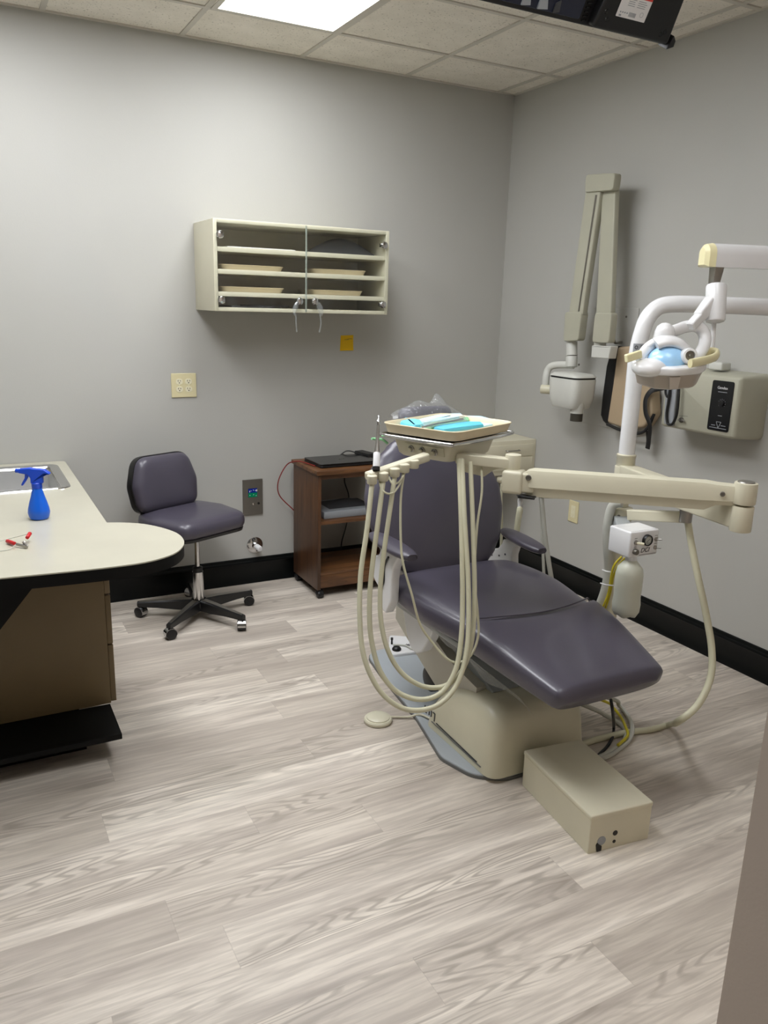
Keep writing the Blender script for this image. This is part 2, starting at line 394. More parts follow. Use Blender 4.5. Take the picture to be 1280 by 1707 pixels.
# ------------------------------------------------------------------ the room
XL, YF = -4.25, -5.9
struct('floor', MB().b2((XL, YF, -.08), (0, 0, 0)), M['floor'], 'pale grey wood-look plank floor')
struct('wall_back', MB().b2((XL, 0, -.08), (.12, .12, H+.1)), M['wall'], 'warm grey painted back wall')
struct('wall_right', MB().b2((0, YF, -.08), (.12, 0, H+.1)), M['wall'], 'warm grey painted right wall')
struct('wall_left', MB().b2((XL-.12, YF-.12, -.08), (XL, .12, H+.1)), M['wall'])
struct('wall_front', MB().b2((XL, YF-.12, -.08), (.12, YF, H+.1)), M['wall'])
we = at(1236, 1450, 1.25)
struct('wall_divider', MB().b2((we.x, we.y-.14, 0), (-.002, we.y, H)), m_wall('taupe_wall_paint', (196, 182, 170)), 'grey-brown end of the dividing wall nearest the camera')
struct('ceiling', MB().b2((XL, YF, H+.002), (0, 0, H+.06)), M['tile'], 'fissured white acoustic ceiling tiles')
GX, GY, T = -.1195, -.4345, .5961
g = MB()
x = GX
while x > XL: g.b2((x-.012, YF, H-.003), (x+.012, 0, H+.004)); x -= T
y = GY
while y > YF: g.b2((XL, y-.012, H-.0035), (0, y+.012, H+.004)); y -= T
g.b2((XL, -.02, H-.004), (0, 0, H+.004)); g.b2((-.02, YF, H-.004), (0, 0, H+.004))
struct('trim_1', g, M['tee'], 'off-white ceiling grid')
def baseboard(name, horizontal):
    prof = [(0, 0), (.017, 0), (.017, .012), (.0115, .02), (.0115, .112), (.015, .118), (.012, .128), (.009, .13), (.006, .143), (0, .1455)]
    r = []
    for q in (0, 1):
        if horizontal: r.append([V((XL+.001 if q == 0 else -.0175, -d-.0002, z+.0003)) for d, z in prof])
        else: r.append([V((-d-.0002, YF+.01 if q == 0 else -.0005, z+.0003)) for d, z in prof])
    struct(name, MB().loft(r), M['base'], 'black moulded baseboard')
baseboard('baseboard_back', True); baseboard('baseboard_right', False)
# ------------------------------------------------------------------ ceiling lights
def troffer(cx, cy, label, lamp='lampd'):
    w, l = T-.026, 2*T-.026
    t = thing('ceiling_light', (cx, cy, H-.03), label, 'ceiling light', 'ceiling light panels')
    fr = MB()
    for s in (-1, 1):
        fr.b2((cx+s*(w/2-.012)-.012, cy-l/2, H-.009), (cx+s*(w/2-.012)+.012, cy+l/2, H-.0036))
        fr.b2((cx-w/2+.024, cy+s*(l/2-.012)-.012, H-.009), (cx+w/2-.024, cy+s*(l/2-.012)+.012, H-.0036))
    build('frame', fr, 'tee', t)
    build('diffuser', MB().b2((cx-w/2+.024, cy-l/2+.024, H-.0065), (cx+w/2-.024, cy+l/2-.024, H-.0045)), lamp, t)
troffer(GX-2.5*T, GY-T, 'bright rectangular ceiling light panel near the back wall')
troffer(GX-4.5*T, GY-T, 'bright ceiling light panel above the sink end of the counter', 'lampb')
troffer(-2.40, -2.15, 'bright ceiling light panel nearer the camera, above the open floor', 'lampc')
troffer(-1.5, -3.1, 'added unseen fill light panel over the open floor before the chair', 'lampfill')  # unseen fill panel, added to brighten the near floor and utility box
# ------------------------------------------------------------------ wall cabinet
x0, x1, zb, zt, yf = -1.876, -.964, 1.488, 1.899, -.335
t = thing('wall_cabinet', ((x0+x1)/2, 0, zb), 'cream wall cabinet with glass doors and three shelves, hung on the back wall', 'cabinet')
mb = MB()
mb.b2((x0, yf, zb), (x0+.018, -.001, zt), .002); mb.b2((x1-.018, yf, zb), (x1, -.001, zt), .002)
mb.b2((x0+.017, yf, zt-.018), (x1-.017, -.001, zt), .002); mb.b2((x0+.017, yf, zb), (x1-.017, -.001, zb+.018), .002)
mb.b2((x0+.017, -.012, zb+.017), (x1-.017, -.001, zt-.017))
build('body', mb, 'cream', t)
SH = [1.777, 1.678, 1.577]
for z in SH: build('shelf', MB().b2((x0+.019, yf+.004, z-.021), (x1-.019, -.013, z), .001), 'cream', t)
xm = (x0+x1)/2
for a, b_, hx, kx in ((x0+.004, xm-.0015, x0+.03, xm-.04), (xm+.0015, x1-.004, x1-.03, xm+.04)):
    d = build('glass_door', MB().b2((a, yf-.0075, zb+.003), (b_, yf-.0025, zt-.003), .001, 1), 'glass', t)
    for z in (zb+.05, zt-.07):
        h = MB(); h.lathe([(.004, -.002), (.017, 0), (.018, .004), (.014, .010), (.002, .012)], (hx, yf-.008, z), -Y, 24); h.box((hx, yf+.012, z), (.03, .02, .02), None, .003)
        build('hinge', h, 'chrome', d)
    ex_ = b_-.0012 if kx < xm else a
    build('glass_edge', MB().b2((ex_, yf-.0078, zb+.004), (ex_+.0012, yf-.0022, zt-.004)), 'gedge', d)
    k = MB(); k.lathe([(.007, 0), (.007, .008), (.0155, .012), (.017, .018), (.012, .025), (.002, .027)], (kx, yf-.008, zb+.055), -Y, 24)
    build('knob', k, 'chrome', d)
def tray_mesh(c, w, l, rot, h=.022, tilt=None):
    ux = V((math.cos(rot), math.sin(rot), 0)); uy = V((-math.sin(rot), math.cos(rot), 0)); uz = Z.copy()
    if tilt: ux = (ux+Z*tilt[0]).normalized(); uy = (uy+Z*tilt[1]); uy = (uy-ux*uy.dot(ux)).normalized(); uz = ux.cross(uy)
    o = rrect(w, l, .05, 7); mb = MB()
    mb.stack(o, (V(c), ux, uy, uz), [(.022, 0), (.012, .001), (.004, h*.8), (0, h*.93), (0, h), (.003, h+.001), (.007, h*.93), (.014, .006), (.022, .0035)])
    return mb
for nm, (xa, za, rot, wd) in {'upper left': (-1.665, SH[1], .03, .32), 'upper right': (-1.20, SH[1], -.06, .30), 'lower left': (-1.66, SH[2], -.04, .32), 'lower right': (-1.215, SH[2], .02, .29)}.items():
    o = build('instrument_tray', tray_mesh((xa, -.165, za+.0005), wd, .24, rot, .024), 'tray')
    tag(o, 'beige instrument tray on the %s %s shelf of the wall cabinet' % (('second' if 'upper' in nm else 'third'), nm.split()[1]+'-hand'), 'tray', 'instrument trays in the wall cabinet')
def blade(u, v):
    xx = -1.36+.36*u; hh = .004+.075*math.sin(PI*min(1, max(0, u*.92+.04)))**1.1
    return V((xx, -.19-.05*math.cos((v-.5)*2)*.6+.09*(v-.5), SH[0]+.0015+hh*math.sin(PI*max(.01, min(.99, v)))))
o = build('face_shield', MB().sheet(blade, 24, 12, .004), 'dgrey'); tag(o, 'dark grey curved visor lying on the top shelf of the wall cabinet', 'visor')
o = build('paper_stack', MB().b2((-1.80, -.3, SH[0]+.0005), (-1.46, -.06, SH[0]+.006), .001), 'paper'); tag(o, 'thin white papers on the top left shelf of the wall cabinet', 'papers')
lf = MB(); lf.box((-1.66, -.2, zb+.0225), (.26, .16, .008), Matrix.Rotation(.1, 3, 'Z'), .001); lf.box((-1.58, -.19, zb+.0285), (.22, .13, .004), Matrix.Rotation(-.12, 3, 'Z'), .0005)
tag(build('leaflet', lf, 'dgrey'), 'dark flat leaflets on the bottom left of the wall cabinet', 'leaflet')
# clear glasses over the two knobs
yk = yf-.018; zk = zb+.055
gl = thing('safety_glasses', (xm, yk, zb), 'clear safety glasses hanging over the two cabinet door knobs', 'glasses')
arc = [V((xm+dx, yk-.01, zk+dz)) for dx, dz in ((-.055, .004), (-.045, .018), (-.02, .027), (0, .029), (.02, .027), (.045, .018), (.055, .004))]
fm = MB(); fm.tube(arc, .0030, 8, 6)
build('bridge', fm, 'acrylic', gl)
for s in (-1, 1):
    def lens(u, v, s=s):
        w = (.006+.016*u)
        return V((xm+s*(.055+.008*math.sin(PI*u*.5)+.01*u), yk-.008-.006*v, zk-.002-.065*u))+V((s*(v-.5)*.03*math.sin(PI*(.15+.8*u)), -.012*(1-abs(2*v-1)), 0))
    build('lens', MB().sheet(lens, 10, 6, .0012), 'acrylic', gl)
    build('temple', MB().tube([V((xm+s*.063, yk-.012, zk-.06)), V((xm+s*.066, yk-.02, zk-.10)), V((xm+s*.060, yk-.015, zk-.145))], (.0024, .0042), 8, 6), 'acrylic', gl)
# ------------------------------------------------------------------ small things on the walls
nt = thing('sticky_note', (-1.037, 0, 1.286), 'small yellow sticky note on the back wall under the cabinet', 'note')
nf = lambda u, v: V((-1.077+.077*u+.004*v, -.0015-.012*(1-v)**2*u, 1.284+.083*v+.003*u))
build('paper', MB().sheet(nf, 6, 8, .0006), 'yellow', nt)
wr = MB()
for k, (a, b_) in enumerate(((.3, .62), (.55, .9))):
    wr.tube([nf(a+(b_-a)*i/6, .70+.05*k+.02*(i % 2))+V((0, -.0012, 0)) for i in range(7)], .0009, 6, 2)
build('writing', wr, 'ink', nt)
ctr = V((-1.951, 0, 1.112))
q = thing('wall_outlet', ctr-V((0, 0, .06)), 'ivory four-socket outlet plate on the back wall left of the cabinet', 'outlet')
build('cover_plate', MB().slab(rrect(.128, .122, .004), FB(ctr), .0005, .007, .003), 'ivory', q)
for sx in (-1, 1):
    for sz in (-1, 1):
        c = ctr+V((sx*.0235, -.0065, sz*.0195)); rc = MB().slab([p for p in circ(.0175, 28, .0145, 2.6)], FB(c), 0, .002, .0008)
        r_ = build('socket', rc, 'ivoryd', q)
        s_ = MB(); s_.box(c+V((-.006, -.0021, .004)), (.0025, .0012, .008)); s_.box(c+V((.006, -.0021, .004)), (.0025, .0012, .007)); s_.cyl(c+V((0, -.0014, -.006)), c+V((0, -.0027, -.006)), .0028, n=12)
        build('slots', s_, 'slot', r_)
    build('screw', MB().lathe([(.0035, 0), (.003, .0012), (.0005, .0015)], ctr+V((sx*.0235, -.0068, 0)), -Y, 12), 'ivoryd', q)
ctr = V((0, -.803, .452))
q = thing('wall_outlet', ctr-V((0, 0, .06)), 'ivory outlet plate low on the right wall', 'outlet')
build('cover_plate', MB().slab(rrect(.078, .122, .004), FR(ctr), .0005, .007, .003), 'ivory', q)
build('insert', MB().slab(rrect(.034, .068, .003), FR(ctr+V((-.0065, 0, 0))), 0, .002, .0008), 'ivoryd', q)
s_ = MB()
for dz in (-.017, .017):
    s_.box(ctr+V((-.0088, .006, dz)), (.001, .0022, .008)); s_.box(ctr+V((-.0088, -.006, dz)), (.001, .0022, .008)); s_.box(ctr+V((-.0088, 0, dz-.009)), (.001, .004, .004))
build('slots', s_, 'ivory', q)
ctr = V((-1.594, 0, .495))
q = thing('control_plate', ctr-V((0, 0, .1)), 'stainless wall control plate with a small blue and green display', 'control panel')
build('cover_plate', MB().slab(rrect(.114, .2, .003), FB(ctr), .0005, .008, .002), 'dsteel', q)
sc = build('screen', MB().b2(ctr+V((-.027, -.0095, 0)), ctr+V((.025, -.0078, .05))), 'blackg', q)
build('blue_half', MB().b2(ctr+V((-.026, -.0102, .026)), ctr+V((.024, -.0092, .049))), 'scrb', sc)
build('green_half', MB().b2(ctr+V((-.026, -.0102, .001)), ctr+V((.024, -.0092, .025))), 'scrg', sc)
dg = MB()
for a, b_, h_ in ((-.02, .034, .009), (-.012, .037, .003), (.001, .040, .004), (.012, .037, .004), (.017, .037, .010), (.021, .037, .010), (-.019, .012, .004), (.002, .014, .004), (.016, .008, .004)):
    dg.b2(ctr+V((a, -.0108, b_-h_/2)), ctr+V((a+.003, -.0101, b_+h_/2)))
build('digits', dg, 'wink', sc)
for dx in (.002, .032): build('button', MB().lathe([(.007, 0), (.0065, .003), (.002, .004)], ctr+V((dx, -.0078, -.037)), -Y, 16), 'black' if dx > .01 else 'chrome', q)
ctr = V((-1.585, 0, .218))
q = thing('wall_valve', ctr-V((0, 0, .05)), 'round chrome wall fitting with a white cap, low on the back wall beside the cart', 'valve')
build('flange', MB().lathe([(.046, .0005), (.046, .003), (.036, .008), (.012, .010)], ctr, -Y, 32), 'chrome', q)
build('cap', MB().lathe([(.015, .008), (.016, .03), (.0165, .062), (.013, .07), (.003, .072)], ctr, V((.12, -1, -.1)), 24), 'white', q)
build('collar', MB().lathe([(.020, .006), (.020, .026), (.016, .028)], ctr, V((.12, -1, -.1)), 24), 'chrome', q)
for dz, dx in ((.034, -.008), (-.034, .008)): build('screw', MB().lathe([(.004, .006), (.004, .0095), (.001, .010)], ctr+V((dx, 0, dz)), -Y, 10), 'dsteel', q)
# ------------------------------------------------------------------ stool
sc0 = V((-2.01, -.385, 0))
t = thing('rolling_stool', sc0, 'purple-grey vinyl rolling stool with a chrome post between counter and cart', 'stool')
fd = V((.40, -.917, 0)).normalized(); wd = V((-fd.y, fd.x, 0))        # facing, and its right-hand side seen from the front
wd = V((.917, .40, 0)).normalized()
seat_o = sc0+fd*-.02+V((-.005, .02, .455))
so = rpoly([(-.20, -.20), (.20, -.20), (.232, .02), (.185, .20), (-.185, .20), (-.232, .02)], [.09]*6, 7)
so = [p.copy() for p in so]
mb = MB(); mb.stack(so, (seat_o, wd, -fd, Z), [(.05, 0), (.012, .003), (.002, .022), (0, .04), (.004, .06), (.014, .074), (.03, .083), (.03, .088, .85), (.03, .0915, .65), (.03, .0935, .4), (.03, .0945, .15)])
build('seat', mb, 'vinyl', t, 60)
build('seat_pan', MB().stack(so, (seat_o, wd, -fd, Z), [(.05, -.012), (.012, -.010), (.008, .004)]), 'black', t)
bo = sc0+fd*-.205+wd*-.03+V((0, 0, .665)); bn = (fd*.97+Z*.16).normalized(); bu = (Z*.97-fd*.16).normalized()
bp_ = rpoly([(-.172, -.135), (.172, -.135), (.188, 0), (.145, .135), (-.145, .135), (-.188, 0)], [.06, .06, .1, .075, .075, .1], 7)
mb = MB(); mb.stack(bp_, (bo, wd, bu, bn), [(.008, -.012), (0, 0), (.002, .02), (.010, .034), (.022, .044), (.022, .049, .85), (.022, .0525, .65), (.022, .0545, .4), (.022, .0555, .15)])
build('backrest', mb, 'vinyl', t, 60)
build('backrest_edge', MB().stack(bp_, (bo, wd, bu, bn), [(.02, -.035), (-.002, -.03), (-.004, -.005), (-.003, .010), (.006, .012)]), 'black', t)
build('back_bar', MB().tube([seat_o-fd*.1+Z*-.012, seat_o-fd*.24+Z*-.01, seat_o-fd*.27+Z*.05, bo-bn*.045], .012, 8, 6, ry=.5), 'black', t)
build('piston', MB().cyl(sc0+Z*.26, sc0+Z*.455, .0125), 'chrome', t)
build('post_collar', MB().lathe([(.024, .235), (.024, .262), (.014, .268)], sc0, Z, 24), 'black', t)
build('post', MB().lathe([(.029, .075), (.027, .24)], sc0, Z, 28), 'chrome', t)
build('hub', MB().lathe([(.03, .045), (.045, .06), (.045, .085), (.03, .092)], sc0, Z, 28), 'blackc', t)
ca = math.atan2(-.613+.385, -2.218+2.01)
for k in range(5):
    a = ca+k*2*PI/5; d = V((math.cos(a), math.sin(a), 0)); sd = V((-d.y, d.x, 0)); R_ = .285
    lg = MB(); rings = []
    for f_, zt_, h_, w_ in ((.03, .098, .052, .05), (.10, .096, .05, .042), (.2, .088, .036, .03), (.27, .082, .028, .026), (.3, .080, .022, .022)):
        c = sc0+d*f_
        rings.append([c+sd*(x_*w_/2)+Z*z_ for x_, z_ in ((-1, zt_-h_), (1, zt_-h_), (1, zt_-.006), (.6, zt_), (-.6, zt_), (-1, zt_-.006))])
    lg.loft(rings); L = build('leg', lg, 'blackc', t)
    tp = MB(); tp.loft([[sc0+d*f_+sd*(x_*w_/2*.62)+Z*(zt_+zz) for x_, zz in ((-1, .0005), (1, .0005), (1, .002), (-1, .002))] for f_, zt_, w_ in ((.035, .098, .05), (.10, .096, .042), (.2, .088, .03), (.29, .081, .023))])
    build('leg_cap', tp, 'steel', L)
    wc = sc0+d*R_; ro = a+random.uniform(.6, 1.4); ax = V((math.cos(ro), math.sin(ro), 0))
    st = MB().cyl(wc+Z*.045, wc+Z*.075, .008, n=12)
    cs = build('caster', st, 'black', t)
    w1 = MB(); w1.cyl(wc+ax*-.021+Z*.0265, wc+ax*.021+Z*.0265, .0265, n=28, bev=.004); build('wheel', w1, 'black', cs)
    hd = MB(); pr = []
    for q_ in range(13):
        an = -.25+PI*1.12*q_/12; pr.append((math.cos(an), math.sin(an)))
    fw = V((-ax.y, ax.x, 0))
    hd.loft([[wc+ax*s_+fw*(c_*.0285)+Z*(.0265+n_*.0285) for c_, n_ in pr]+[wc+ax*s_+fw*(c_*.0272)+Z*(.0265+n_*.0272) for c_, n_ in pr[::-1]] for s_ in (-.019, .019)])
    build('caster_hood', hd, 'chrome', cs)
# ------------------------------------------------------------------ counter, base cabinet, sink
CT = .76
cq = [onz(*p, CT) for p in [(178, 871), (206, 871), (241, 873.5), (275, 881), (298, 890.5), (307, 903), (301, 915), (282, 926), (241, 937), (172, 946.5), (90, 955)]]
arc_ = smooth([V((p.x, p.y, 0)) for p in cq], 4)
out = [V((-3.60, -.004)).to_2d()]+[p for p in rpoly([(-3.60, -.004), (-2.545, -.004), (-2.547, -1.0)], [0, .03, 0], 5)[1:-1]]+[p.to_2d() for p in arc_]+[V((-2.93, -1.716)).to_2d(), V((-3.60, -1.75)).to_2d()]
sxa, sxb, sya, syb = -3.12, -2.612, -.60, -.11         # sink cut-out
def with_hole(mb, outer, hole, z0, z1):
    bm = mb.b
    for z in (z0, z1):
        vo = [bm.verts.new((p.x, p.y, z)) for p in outer]; vh = [bm.verts.new((p.x, p.y, z)) for p in hole]
        ed = [bm.edges.new((a[i], a[(i+1) % len(a)])) for a in (vo, vh) for i in range(len(a))]
        bmesh.ops.triangle_fill(bm, edges=ed, use_beauty=True, use_dissolve=False)
        if z == z0: lo_ = (vo, vh)
        else: mb.bridge(lo_[0], vo); mb.bridge(lo_[1], vh)
t = thing('countertop', (-2.9, -.9, 0), 'cream laminate counter with a rounded peninsula end and black edge', 'counter')
hole = rrect(sxb-sxa, syb-sya, .05, 6, (sxa+sxb)/2, (sya+syb)/2)
mb = MB(); with_hole(mb, out, hole, CT-.004, CT); build('laminate_top', mb, 'lam', t, 30)
mb = MB(); with_hole(mb, offset(out, .0012), hole, CT-.042, CT-.0042); build('edge_band', mb, 'lamb', t, 30)
br = MB(); A = at(66, 982, 1); yb = -1.60
pa = ony(67, 978, yb); pb = ony(-2, 1048, yb)
br.loft([[V((pa.x, y_, CT-.043)), V((pa.x-.012, y_, CT-.062)), V((pb.x, y_, pb.z)), V((pb.x-.32, y_, pb.z-.3)), V((pb.x-.32, y_, CT-.043))] for y_ in (yb-.02, yb+.02)])
build('bracket', br, 'lamb', t)
# base cabinet
CX0, CX1, CY = -3.50, -2.583, -1.31
t = thing('base_cabinet', (-2.95, -.85, 0), 'almond drawer base cabinet on a black plinth under the counter', 'cabinet')
build('body', MB().b2((CX0, CY, .10), (CX1, -.69, CT-.043), .001), 'lamd', t)
zc = [(.104, .325), (.331, .515), (.521, .708)]
for a, b_ in zc:
    d = build('drawer', MB().b2((CX1+.001, CY+.004, a), (CX1+.02, -.70, b_), .002), 'lamd', t)
    pl = MB(); zz = b_-.03
    pl.tube([(CX1+.019, -1.08, zz), (CX1+.04, -1.075, zz), (CX1+.042, -1.02, zz), (CX1+.04, -.965, zz), (CX1+.019, -.96, zz)], .004, 8, 5); build('pull', pl, 'dsteel', d)
build('step_board', MB().b2((CX0, -1.545, .078), (CX1-.004, CY-.001, .0985), .002), 'lamb', t)
build('plinth', MB().b2((CX0, -1.425, .0005), (-2.69, -.75, .0775), .001), 'lamb', t)
# second cabinet under the sink so the counter is carried to the wall
t = thing('sink_cabinet', (-3.1, -.35, 0), 'almond sink base cabinet under the counter by the back wall', 'cabinet')
build('body', MB().b2((CX0, -.685, .10), (CX1, -.13, .56), .001), 'lamd', t)
for a, b_ in ((-.68, -.41), (-.405, -.135)):
    d = build('door', MB().b2((CX1+.001, a, .104), (CX1+.02, b_, .55), .002), 'lamd', t)
    build('knob', MB().lathe([(.005, 0), (.01, .012), (.002, .018)], (CX1+.02, a+.04, .5), X, 16), 'dsteel', d)
build('plinth', MB().b2((CX0, -.68, .0005), (-2.65, -.14, .0995)), 'lamb', t)
# sink
t = thing('sink', (-2.87, -.355, .6), 'stainless steel sink set into the cream counter by the back wall', 'sink')
so_ = rrect(sxb-sxa+.05, syb-sya+.05, .06, 6, (sxa+sxb)/2, (sya+syb)/2); f0 = FZ((0, 0, CT))
build('rim', MB().stack(so_, f0, [(0, .0005), (.002, .004), (.012, .006), (.024, .005), (.034, .003), (.04, -.001), (.044, -.012)], False, False), 'chrome', t)
build('bowl', MB().stack(so_, f0, [(.040, -.001), (.046, -.02), (.05, -.13), (.06, -.15), (.085, -.16), (.16, -.163)], False, True), 'sinkst', t)
build('drain', MB().lathe([(.04, .001), (.04, .004), (.03, .003), (.01, .001)], (-2.87, -.355, CT-.163), Z, 24), 'chrome', t)
# ------------------------------------------------------------------ things on the counter
sb = onz(66, 864, CT+.001)
t = thing('spray_bottle', sb, 'blue plastic trigger spray bottle on the cream counter', 'spray bottle')
def SB(z): return sb+Z*z
build('bottle', MB().lathe([(.024, 0), (.031, .0015), (.0345, .010), (.0375, .024), (.036, .037), (.030, .060), (.023, .083), (.0185, .102), (.0165, .112), (.015, .12)], sb, Z, 36), 'bluep', t, 50)
lx = -CR.copy(); lx.z = 0; lx.normalize()
lx = V((lx.x, lx.y, 0)); lx = (lx+V((0, -.15, 0))).normalized(); ly = V((-lx.y, lx.x, 0))
build('collar', MB().lathe([(.0175, .112), (.018, .115), (.018, .130), (.015, .133)], sb, Z, 28), 'blued', t)
hp = rpoly([(-.022, 0.1300), (.018, 0.1300), (.018, 0.1489), (.026, 0.1618), (.056, 0.1678), (.056, 0.1816), (.02, 0.1850), (-.03, 0.1799), (-.05, 0.1644), (-.044, 0.1609), (-.024, 0.1644)], [.002, .004, .004, .006, .002, .003, .01, .012, .004, .004, .01], 3)
build('head', MB().slab(hp, (sb, lx, Z, ly), -.012, .012, .003), 'blued', t)
tg = rpoly([(.024, 0.1627), (.036, 0.1644), (.038, 0.1489), (.05, 0.1283), (.052, 0.1214), (.046, 0.1214), (.032, 0.1403), (.026, 0.1506)], .003, 3)
build('trigger', MB().slab(tg, (sb, lx, Z, ly), -.006, .006, .002), 'blued', t)
build('nozzle', MB().cyl(sb+lx*.055+Z*.1747, sb+lx*.068+Z*.1747, .008, .0075, 16, .001), 'blued', t)
# red handled clamp with its wire
pz = CT+.006
pv = onz(40, 909, pz); h1 = onz(12, 902, pz+.002); h2 = onz(50, 889, pz+.02); m1 = onz(27, 907, pz+.004); m2 = onz(41, 903, pz+.008); tp_ = onz(46, 912, pz)
t = thing('red_handled_clip', pv-Z*.006, 'small metal clip with red grips lying on the counter', 'clip')
jw = MB(); jw.bar(m1, tp_, .007, .008, Z, .002); jw.bar(m2+(m1-m2)*.2, tp_+Z*.003, .006, .005, Z, .0015); jw.bar(m2, pv, .006, .006, Z, .0015); jw.cyl(pv-Z*.003, pv+Z*.008, .004, n=12)
build('jaws', jw, 'steel', t)
build('grip', MB().cyl(m1+(h1-m1)*.15, h1, .006, .0065, 14, .0015), 'red', t)
build('grip', MB().cyl(m2+(h2-m2)*.45, h2, .006, .0065, 14, .0015), 'red', t)
build('lead', MB().tube([h2, onz(20, 897, CT+.012), onz(-20, 907, CT+.004), onz(-60, 915, CT+.004)], .0013, 6, 6), 'hoseg', t)
build('lead', MB().tube([m1, onz(12, 917, CT+.002), onz(-30, 921, CT+.002)], .0011, 6, 6), 'hoseg', t)
cb = onz(-18, 938, CT+.001)
o = build('white_box', MB().box(cb+V((-.01, .0, .011)), (.06, .07, .022), Matrix.Rotation(.2, 3, 'Z'), .002), 'paper'); tag(o, 'white box edge at the left end of the counter front', 'box')
# ------------------------------------------------------------------ wooden cart
KX0, KX1, KY0, KY1, KB, KT = -1.372, -.89, -.395, -.05, .048, .70
t = thing('wooden_cart', ((KX0+KX1)/2, (KY0+KY1)/2, 0), 'walnut wood-grain cart with open shelves on black casters against the back wall', 'cart')
build('top', MB().b2((KX0-.012, KY0-.012, KT-.022), (KX1+.012, KY1+.005, KT), .003), 'woodx', t)
for xa in (KX0, KX1-.018): build('side_panel', MB().b2((xa, KY0, KB), (xa+.018, KY1, KT-.0225), .001), 'wood', t)
build('shelf', MB().b2((KX0+.0185, KY0+.012, .405), (KX1-.0185, KY1-.01, .423), .001), 'woodx', t)
build('shelf', MB().b2((KX0+.0185, KY0+.012, .125), (KX1-.0185, KY1-.01, .143), .001), 'woodx', t)
build('kickboard', MB().b2((KX0+.0185, KY0+.014, KB+.004), (KX1-.0185, KY0+.03, .1245), .001), 'woodx', t)
build('top_rail', MB().b2((KX0+.0185, KY0+.014, KT-.05), (KX1-.0185, KY0+.028, KT-.0225), .001), 'woodx', t)
for xa in (KX0+.02, KX1-.02):
    for ya in (KY0+.02, KY1-.02):
        mb = MB(); mb.cyl((xa, ya, .03), (xa, ya, KB), .01, n=12); c = build('caster', mb, 'black', t)
        build('wheel', MB().cyl((xa-.016, ya-.006, .0205), (xa+.016, ya-.006, .0205), .02, n=20, bev=.004), 'black', c)
        build('caster_hood', MB().lathe([(.021, .018), (.024, .03), (.018, .042), (.004, .046)], (xa, ya, 0), Z, 20), 'black', c)
# laptop
lz = KT+.0015
lc = [onz(503, 764, lz+.02), onz(534, 775, lz+.02), onz(640, 769, lz+.02), onz(592, 752, lz+.02)]
lo = lc[1]; lu = V((1, .02, 0)).normalized(); lv = V((-.02, 1, 0)).normalized()
LW, LD = .345, .225; lo = V((lc[1].x+.004, -.345, lz))
LF = lambda z: (lo+lu*LW/2+lv*LD/2+Z*z, lu, lv, Z)
t = thing('laptop', lo+lu*LW/2+lv*LD/2, 'closed black laptop on top of the wooden cart', 'laptop')
build('base', MB().slab(rrect(LW, LD, .012), LF(0), 0, .011, .002), 'black', t)
ld = build('lid', MB().slab(rrect(LW, LD, .012), LF(0), .0125, .020, .002), 'blackg', t)
lg = MB(); c0 = LF(.0203)[0]
lg.stack(circ(.017, 32), (c0, lu, lv, Z), [(0, 0), (0, .0004), (.003, .0004), (.003, 0)], False, False)
for k, (xa, ya, xb, yb_) in enumerate(((-.008, -.011, -.002, .010), (-.004, 0, .0005, 0), (.0005, 0, -.002, -.009), (.001, -.012, .007, .006), (.006, .005, .009, .003), (.009, .003, .007, -.006))):
    lg.bar(c0+lu*xa+lv*ya, c0+lu*xb+lv*yb_, .0017, .0006)
build('logo', lg, 'steel', ld)
o = build('power_adapter', MB().box((-.975, -.14, KT+.017), (.06, .13, .032), Matrix.Rotation(.2, 3, 'Z'), .006), 'black'); ROOT[o.name] = o.location.copy(); tag(o, 'black power brick with a black cord beside the laptop on the cart', 'adapter'); brick = o
o = build('power_cord', MB().tube([(-.99, -.19, KT+.012), (-1.03, -.13, KT+.03), (-1.07, -.095, KT+.036), (-1.11, -.09, KT+.012), (-1.12, -.08, KT+.005), (-1.06, -.035, KT+.004), (-1.04, -.028, KT-.05), (-1.05, -.028, .55), (-1.02, -.028, .45), (-1.03, -.028, .3), (-1.06, -.028, .19), (-1.08, -.06, .149)], .0035, 8, 8), 'cable', brick)
rc_ = [V((-1.345, -.29, KT+.005)), V((-1.36, -.20, KT+.006)), V((-1.385, -.13, KT+.004)), ony(478, 775, -.06), ony(464, 802, -.05), ony(466, 826, -.045), ony(488, 849, -.04), V((-1.33, -.035, .36))]
o = build('network_cable', MB().tube(rc_, .0032, 8, 8), 'redc'); tag(o, 'red network cable looping off the left side of the cart', 'cable')
o = build('document_case', MB().b2((-1.315, -.345, .4235), (-1.02, -.09, .463), .004), 'mgrey'); tag(o, 'flat grey box on the middle shelf of the wooden cart', 'box')
o = build('black_pouch', MB().sheet(lambda u, v: V((-1.26+.25*u, -.29+.17*v, .4645+.032*math.sin(PI*max(.02, min(.98, u)))*math.sin(PI*max(.02, min(.98, v)))*(.5+.5*u))), 14, 8, .004), 'dgrey'); tag(o, 'black folded pouch lying on the grey box in the cart', 'pouch')
# ------------------------------------------------------------------ corner drawer cabinet
q0, q1, qy, qb, qt = -.43, -.002, -.43, .60, .80
t = thing('drawer_cabinet', (-.2, -.2, qb), 'small cream two-drawer cabinet fixed in the corner of the room', 'cabinet')
build('body', MB().b2((q0, qy, qb), (q1, -.002, qt), .002), 'bisque', t)
for a, b_ in ((.707, .776), (.628, .702)):
    d = build('drawer', MB().b2((q0+.02, qy-.006, a), (q1-.022, qy+.001, b_), .001), 'bisque', t)
    zz = (a+b_)/2+.003; xx = -.175
    build('handle', MB().tube([(xx-.045, qy-.005, zz), (xx-.042, qy-.022, zz), (xx, qy-.024, zz), (xx+.042, qy-.022, zz), (xx+.045, qy-.005, zz)], .0035, 8, 5), 'steel', d)
